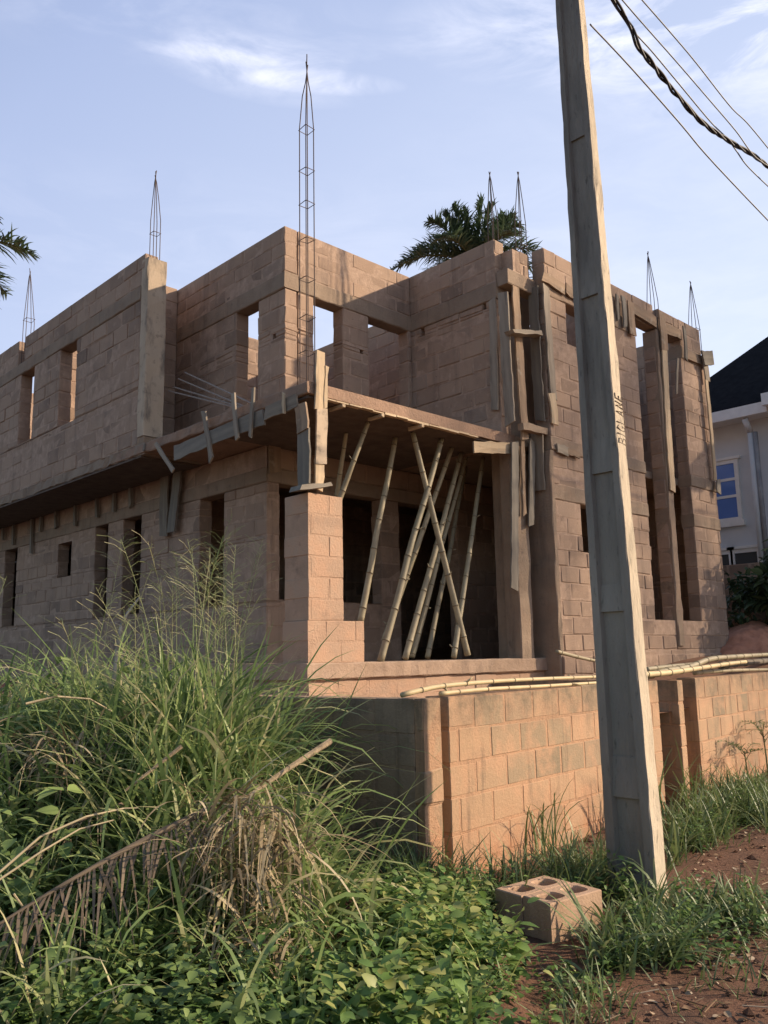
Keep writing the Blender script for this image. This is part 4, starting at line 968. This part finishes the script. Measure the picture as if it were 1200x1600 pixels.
# single clumps one can point at
def clump(name, label, cat, pix, n, L, W, M, z=None, **k):
    c = onz(*pix, .03)[:2] if z is None else onz(*pix, z)[:2]
    o = np_mesh(name, *tuft(c, n, L, W, **k), M); return tag(o, label, cat)
clump('grass_clump', 'long bladed grass clump arching in front of the sunlit wall, beside the pole', 'grass clump', (868, 1335), 26, (.4, .85), (.010, .018), GR2, spread=.12, th=(.05, .35), curl=(.6, 2.2))
clump('grass_clump', 'broad bladed grass clump sprawling on the soil right of the hollow blocks', 'grass clump', (985, 1490), 55, (.3, .62), (.012, .022), GR2, spread=.10, th=(.5, 1.1), curl=(.5, 1.2))
clump('grass_clump', 'tall pale grass tuft leaning on the foot of the concrete pole', 'grass clump', (1012, 1425), 16, (.35, .6), (.014, .024), GR2, spread=.05, th=(.05, .3), curl=(.9, 2.4), r=(.4, .9))
clump('grass_clump', 'grass clump in the corner between the pole and the short wall end', 'grass clump', (1048, 1290), 40, (.5, 1.0), (.012, .022), GR2, spread=.12, th=(.05, .4), curl=(.5, 2.0))
def straw(sites, n, L, label, wide=.09):
    P, az = [], []
    for (s_, d_, h) in sites:
        c = sd(s_, d_); o = RNG.normal(0, 1, (n, 3)); P.append(np.column_stack([c[0]+o[:, 0]*wide, c[1]+o[:, 1]*wide, float(gz(*c))+h+o[:, 2]*.06])); az.append(np.full(n, math.atan2(-FW[1], -FW[0]))+RNG.normal(RNG.uniform(-.7, .7), .8, n))
    P = np.concatenate(P); az = np.concatenate(az); n = len(P)
    v = blades(P, az, RNG.uniform(*L, n)*RNG.choice([1, 1, .5], n), RNG.uniform(.7, 2.4, n), RNG.uniform(.5, 1.9, n), RNG.uniform(.006, .020, n), 7, r=np.clip(RNG.normal(.42, .3, n), 0, 1))
    return tag(np_mesh('straw_clump', *v, STRAW), label, 'dry grass')
straw([(-.86, 4.70, .66), (-.70, 4.68, .78), (-.58, 4.72, .62), (-.74, 4.55, .50)], 88, (.28, .66), 'big drooping mat of dry straw coloured grass in the middle of the bank')
straw([(-.72, 4.3, .25), (-.55, 4.35, .25)], 70, (.15, .38), 'low dry grass tuft just below the big straw mat')
straw([(-2.3, 5.7, .62), (-2.0, 5.55, .66)], 60, (.3, .6), 'flattened dry grass on the far left of the bank', .14)

parts = []
for (s_, d_) in ((-.95, 4.62), (-.7, 4.6), (-.5, 4.66), (-.82, 4.45), (-1.1, 4.6), (-.42, 4.9), (-.6, 4.95), (-.85, 5.0)):
    parts.append(tuft(sd(s_, d_), 16, (.5, 1.0), (.014, .032), .12, (.1, .7), (.8, 2.7), 7, (.1, .8)))
g = np_mesh('tall_grass', *merge(parts), GR); tag(g, kind='stuff')
# fallen palm fronds, sticks and a bare sapling
def frond(name, base, ctrl, tip, nl, ll, M, label=None, cat=None, parent=None, droop=1.0, fold=.5, lw=.016, rr=.012, rmat=None, az_spread=1.0, rnd=(0, 1)):
    B, K, T = Vector(base), Vector(ctrl), Vector(tip); t = np.linspace(.06, .99, nl); q = lambda x: B*(1-x)**2+K*2*x*(1-x)+T*x*x
    rp = MB(); pts = [q(i/14) for i in range(15)]; rp.tube(pts, [rr*(1-.8*i/14) for i in range(15)], 6)
    P, D, Lq = [], [], []
    for i, x in enumerate(t):
        p = q(x); tg = (q(min(1, x+.02))-q(max(0, x-.02))).normalized(); side = tg.cross(Vector((0, 0, 1))); side = side.normalized() if side.length > .01 else Vector((1, 0, 0)); up = side.cross(tg)
        l = ll*(math.sin(math.pi*min(1, .12+x*.86))**.6)
        for sg in (-1, 1):
            d = (side*sg*.8+tg*RNG.uniform(.1, .95)+up*RNG.uniform(min(-.1, fold-.1), fold)).normalized(); P.append(p); D.append(d); Lq.append(l*RNG.uniform(.55, 1.15))
    P = np.array([tuple(p) for p in P]); D = np.array([tuple(d) for d in D]); n = len(P)
    az = np.arctan2(D[:, 1], D[:, 0]); th = np.arccos(np.clip(D[:, 2], -1, 1))
    V, F, R_ = blades(P, az, np.array(Lq), th, (math.pi-th)*RNG.uniform(.2, .95, n)*droop, np.full(n, lw)*RNG.uniform(.7, 1.2, n), 5, r=RNG.uniform(*rnd, n))
    o = rp.build(name, rmat or M, parent, smooth=True)
    l = np_mesh('leaflets', V, F, R_, M, o)
    if label: tag(o, label, cat)
    return o
z = lambda p, h: (p[0], p[1], float(gz(p[0], p[1]))+h)
a, b, c_ = sd(-1.95, 3.9), sd(-1.35, 4.2), sd(-.95, 4.75)
frond('dead_palm_frond', z(c_, .74), z(b, .66), z(a, .26), 64, .5, DEADF, 'long dead brown palm frond lying down the bank at lower left', 'palm frond', droop=.9, fold=-.2, lw=.014, rr=.022, rnd=(0, .6))
a, b, c_ = sd(-2.3, 4.6), sd(-1.9, 4.9), sd(-1.55, 5.2)
frond('dead_palm_frond', z(c_, .52), z(b, .55), z(a, .25), 34, .35, DEADF, 'pale dry frond among the grass at the left edge', 'palm frond', droop=1, fold=-.1, lw=.009, rr=.012, rnd=(.4, 1))
mb = MB(); A, B = onv(372, 1255, 4.12), onv(516, 1158, 4.15); mb.tube([A, (Vector(A)+Vector(B))/2+Vector((0, 0, .006)), B], [.009, .016, .020], 7); tag(mb.build('palm_stalk', DRYST), 'pale dry palm stalk slanting up towards the dark wall', 'stick')
mb = MB(); A, B = onv(195, 1236, 4.6), onv(284, 1166, 4.5); mb.tube([A, (Vector(A)+Vector(B))/2, B], [.007, .010, .013], 6); tag(mb.build('palm_stalk', DRYST), 'brown dry stalk in the grass left of the pale one', 'stick')
p = [onv(x, y, 5.6) for x, y in ((177,1072),(182,1020),(189,978),(199,958),(214,938),(219,932))]; mb = MB(); mb.tube(p, [.014,.012,.011,.009,.007,.004], 6)
q = onv(185, 978, 5.6); e = onv(180, 974, 5.6); mb.tube([p[2], e], [.006, .004], 5); tag(mb.build('bare_sapling', TWIG), 'bare whitish sapling stem standing among the grass at left', 'sapling')

for pts_, v_, r_, lab in (([(3,1358),(60,1312),(128,1278),(192,1262),(215,1268)], 4.25, .007, 'long pale bent dry stem at the left edge, upper of the pair'), ([(0,1376),(62,1330),(120,1296),(176,1280)], 4.15, .006, 'long pale bent dry stem at the left edge, lower of the pair'),
                         ([(40,1102),(90,1088),(140,1092),(176,1112)], 5.2, .008, 'pale dry stem arching over the grass at the upper left of the bank'), ([(20,1395),(48,1425),(120,1438),(190,1452)], 4.1, .005, 'thin pale broken stem low on the bank at the left edge')):
    mb = MB(); P_ = [onv(x, y, v_)+RNG.normal(0, .012, 3) for x, y in pts_]; mb.tube(P_, [r_*(1-.5*i/len(P_)) for i in range(len(P_))], 5, 0, .8); tag(mb.build('dry_stem', STRAW), lab, 'dry stem', 'dry stems on the bank')
# small palm like seedlings at the foot of the right hand wall
def seedling(u, v, h, n, label):
    r = thing('seedling', label, 'plant', 'seedlings at the right wall', (u, v, 0)); st = MB(); st.tube([(0,0,-.05), (.01,.01,h*.5), (0,.02,h)], [.012, .01, .006], 6); st.build('stem', STEM, r)
    for k in range(n):
        a = 6.28*k/n+RNG.uniform(-.3, .3); L = RNG.uniform(.28, .45); el = RNG.uniform(.1, 1.0)
        frond('leaf', (0, .02, h*RNG.uniform(.75, 1)), (math.cos(a)*L*.6*math.cos(el), math.sin(a)*L*.6*math.cos(el), h+L*.6*math.sin(el)+.06), (math.cos(a)*L*1.1, math.sin(a)*L*1.1, h+L*.45*math.sin(el)-.03), 11, .12, LEAFD, parent=r, droop=.5, lw=.014, rr=.004, rmat=STEM, rnd=(0, .6))
seedling(11.3, 4.75, .62, 8, 'taller palm like seedling against the right boundary wall'); seedling(10.6, 4.7, .42, 6, 'shorter palm like seedling beside the gap in the walls')

# litter on the bare soil
P = []
for poly, n in (([(830,1640),(850,1500),(1000,1530),(1210,1440),(1210,1700)], 260), ([(1080,1390),(1085,1320),(1210,1280),(1210,1400)], 120)): P += weed_poly(n, poly, 0, 0)
P = ground_pts(np.array(P)); n = len(P); P[:, 2] += .008; az = RNG.uniform(0, 6.28, n); D = np.stack([np.cos(az), np.sin(az), RNG.normal(0, .15, n)], 1); L = RNG.uniform(.015, .06, n)
g = np_mesh('leaf_litter', *leaves(P, D, np.tile([0, 0, 1.0], (n, 1))+RNG.normal(0, .3, (n, 3)), L, L*RNG.uniform(.2, .7, n), RNG.random(n), .2), LITTER); tag(g, kind='stuff')
mb = MB()
for c in weed_poly(40, [(830,1640),(850,1510),(1000,1540),(1210,1450),(1210,1700)], 0, 0)+weed_poly(16, [(1080,1390),(1085,1310),(1210,1280),(1210,1390)], 0, 0):
    a = RNG.uniform(0, 6.28); l = RNG.uniform(.04, .16); zz = float(gz(*c))+.012; mb.tube([(c[0], c[1], zz), (c[0]+math.cos(a)*l, c[1]+math.sin(a)*l, zz+RNG.uniform(0, .02))], .003, 5, 0, RNG.random())
g = mb.build('twigs', LITTER); tag(g, kind='stuff')
# stones and clods
mb = MB()
for c in weed_poly(120, [(820,1660),(840,1490),(1000,1520),(1210,1430),(1210,1700)], 0, 0)+weed_poly(30, [(860,1300),(940,1290),(950,1330),(880,1340)], 0, 0)+weed_poly(40, [(1080,1390),(1085,1310),(1210,1280),(1210,1390)], 0, 0):
    s_ = RNG.uniform(.005, .022)*(2.2 if RNG.random() < .08 else 1); zz = float(gz(*c)); v = []
    for (i, j, k) in ((1,0,0),(-1,0,0),(0,1,0),(0,-1,0),(0,0,1),(0,0,-1)): v.append((c[0]+i*s_*RNG.uniform(.6, 1.2), c[1]+j*s_*RNG.uniform(.6, 1.2), zz+k*s_*RNG.uniform(.4, .8)+s_*.2))
    mb.add(v, [(0,2,4),(2,1,4),(1,3,4),(3,0,4),(2,0,5),(1,2,5),(3,1,5),(0,3,5)], 0, RNG.random())
g = mb.build('soil_clods', SOIL); tag(g, kind='stuff')

# ------------------------------------------------------------------ palms behind the house, shrub on the right, trees beyond the frame that shade the front
SD3 = Vector((SD[0], SD[1], 0)); FW3 = Vector((FW[0], FW[1], 0)); UP3 = Vector((0, 0, 1))
def palm(pix, dist, fr, label, scale=1.0):
    d = ray(*pix); c = Vector(EYE+d*(dist/np.hypot(d[0], d[1]))); zb = 1.3
    r = thing('palm_tree', label, 'palm tree', 'palms behind the house', (c.x, c.y, zb)); H_ = c.z-zb
    mb = MB(); n = 26; mb.tube([(.25*math.sin(i/n*2), .1*math.sin(i/n*3), H_*i/n) for i in range(n+1)], [.26-.09*i/n+.02*(i % 2) for i in range(n+1)], 12); mb.build('trunk', TRUNK, r)
    tb = Vector((.25*math.sin(2), .1*math.sin(3), H_-.1))
    for (a, e0, L, dr, dep) in fr:                                  # azimuth-in-view angle, start elevation, length, droop, depth share
        hz = (SD3*math.cos(a)+FW3*dep).normalized(); L *= scale
        k = tb+(hz*math.cos(e0)+UP3*math.sin(e0))*L*.62; t = tb+hz*(L*(math.cos(e0)*.75+.28*dr))+UP3*(L*(math.sin(e0)*.95-.55*dr))
        frond('frond', tb, k, t, 92, 1.0*scale, PALM, parent=r, droop=.85, fold=.7, lw=.066*scale, rr=.05, rmat=STEM)
palm((738, 405), 34, [(0,.35,3.6,.75,.3),(math.pi,.30,3.9,.85,-.2),(math.pi,.75,3.5,.75,.3),(0,.8,3.0,.5,-.5),(math.pi,1.15,3.3,.3,.2),(0,1.3,3.4,.2,.3),(0,1.1,3.0,.35,.1),(math.pi,.1,3.0,.9,.6),(0,.05,3.2,.9,.5),
                     (0,.6,3.2,.7,1.2),(math.pi,.6,3.2,.7,1.4),(0,.5,3.0,.7,-1.4),(math.pi,.5,3.0,.8,-1.2),(math.pi,-.1,2.6,.8,.1),(0,-.1,2.7,.8,.1),(math.pi,1.4,2.8,.1,.1),(0,1.0,3.3,.45,-.3),(math.pi,.9,3.4,.5,-.3),(math.pi,.5,3.6,.8,.0),(0,.6,3.5,.75,.1),(math.pi,1.25,3.2,.25,-.3),(0,1.45,3.3,.1,.0)], 'palm tree whose crown shows above the right half of the house')
palm((-146, 372), 26, [(0,.22,3.7,.50,.1),(0,-.45,2.35,.7,.2),(0,.8,3.0,.5,.4),(math.pi,.4,3.2,.8,.2),(math.pi,1.0,3.0,.4,.2),(0,.3,3.0,.8,1.5),(0,.3,3.0,.8,-1.5),(math.pi,0,3.0,.9,.4)], 'palm tree at the left edge, only its frond tips showing')
def bushy(name, c, rad, n, ls, label, cat, M=SHRUB, stems=5, trunk=None, group=None, fill=1.0):
    r = thing(name, label, cat, group, tuple(c)); parts = []; cl = []
    for k in range(int(14*fill)+6):
        q = RNG.normal(0, 1, 3); q /= np.linalg.norm(q); q *= RNG.uniform(.35, 1.0)**.6; cl.append((q*np.array(rad)+np.array([0, 0, rad[2]+(trunk or 0)]), RNG.uniform(.25, .45)*min(rad)))
    for (p, rr_) in cl:
        m_ = max(8, n//len(cl)); v = RNG.normal(0, 1, (m_, 3)); v /= np.linalg.norm(v, axis=1, keepdims=True); P = p+v*rr_*RNG.uniform(.3, 1.1, (m_, 1)); D = v+RNG.normal(0, .6, (m_, 3)); D[:, 2] -= .2
        L = RNG.uniform(.6, 1.2, m_)*ls; parts.append(leaves(P, D, np.tile([0, 0, 1.0], (m_, 1))+RNG.normal(0, .4, (m_, 3)), L, L*.5, RNG.random(m_), .3))
    np_mesh('crown', *merge(parts), M, r); mb = MB()
    if trunk: mb.tube([(0,0,-.5), (.1,0,trunk*.6), (0,.1,trunk+rad[2]*.9)], [.32, .26, .1], 9)
    for k in range(stems):
        p = cl[k % len(cl)][0]; b = (0, 0, trunk*.75) if trunk else (RNG.normal(0, .05), RNG.normal(0, .05), -.05); mb.tube([b, tuple(np.array(b)*.5+p*.5+np.array([0, 0, .1])), tuple(p)], [.10 if trunk else .02, .05 if trunk else .014, .02 if trunk else .006], 6)
    mb.build('trunk', TRUNK if trunk else STEM, r); return r
bushy('shrub', (16.9, 7.1, 1.4), (.75, .9, .85), 1500, .16, 'dense dark green shrub by the brown wall at the right edge', 'shrub')
bushy('shrub', (16.6, 6.3, 1.5), (.5, .6, .75), 520, .24, 'taller broad leaved shrub in front of the lower window of the grey house', 'shrub', trunk=.75, stems=6)
for (t_, w_, h_, dd, lab) in ((14.95, 4.2, 5.8, 45, 'tall leafy tree beyond the right edge of the view, nearer the road'), (22.6, 3.9, 5.4, 46, 'second tall leafy tree beyond the right edge of the view, behind the grey house')):
    c = np.array([.629, .777])*t_ + np.array([.777, -.629])*(dd+4.9)
    bushy('shade_tree', (c[0], c[1], 0), (w_, w_, h_), 1900, .5, lab, 'tree', trunk=18.2, stems=12, group='trees beyond the right edge', fill=6)
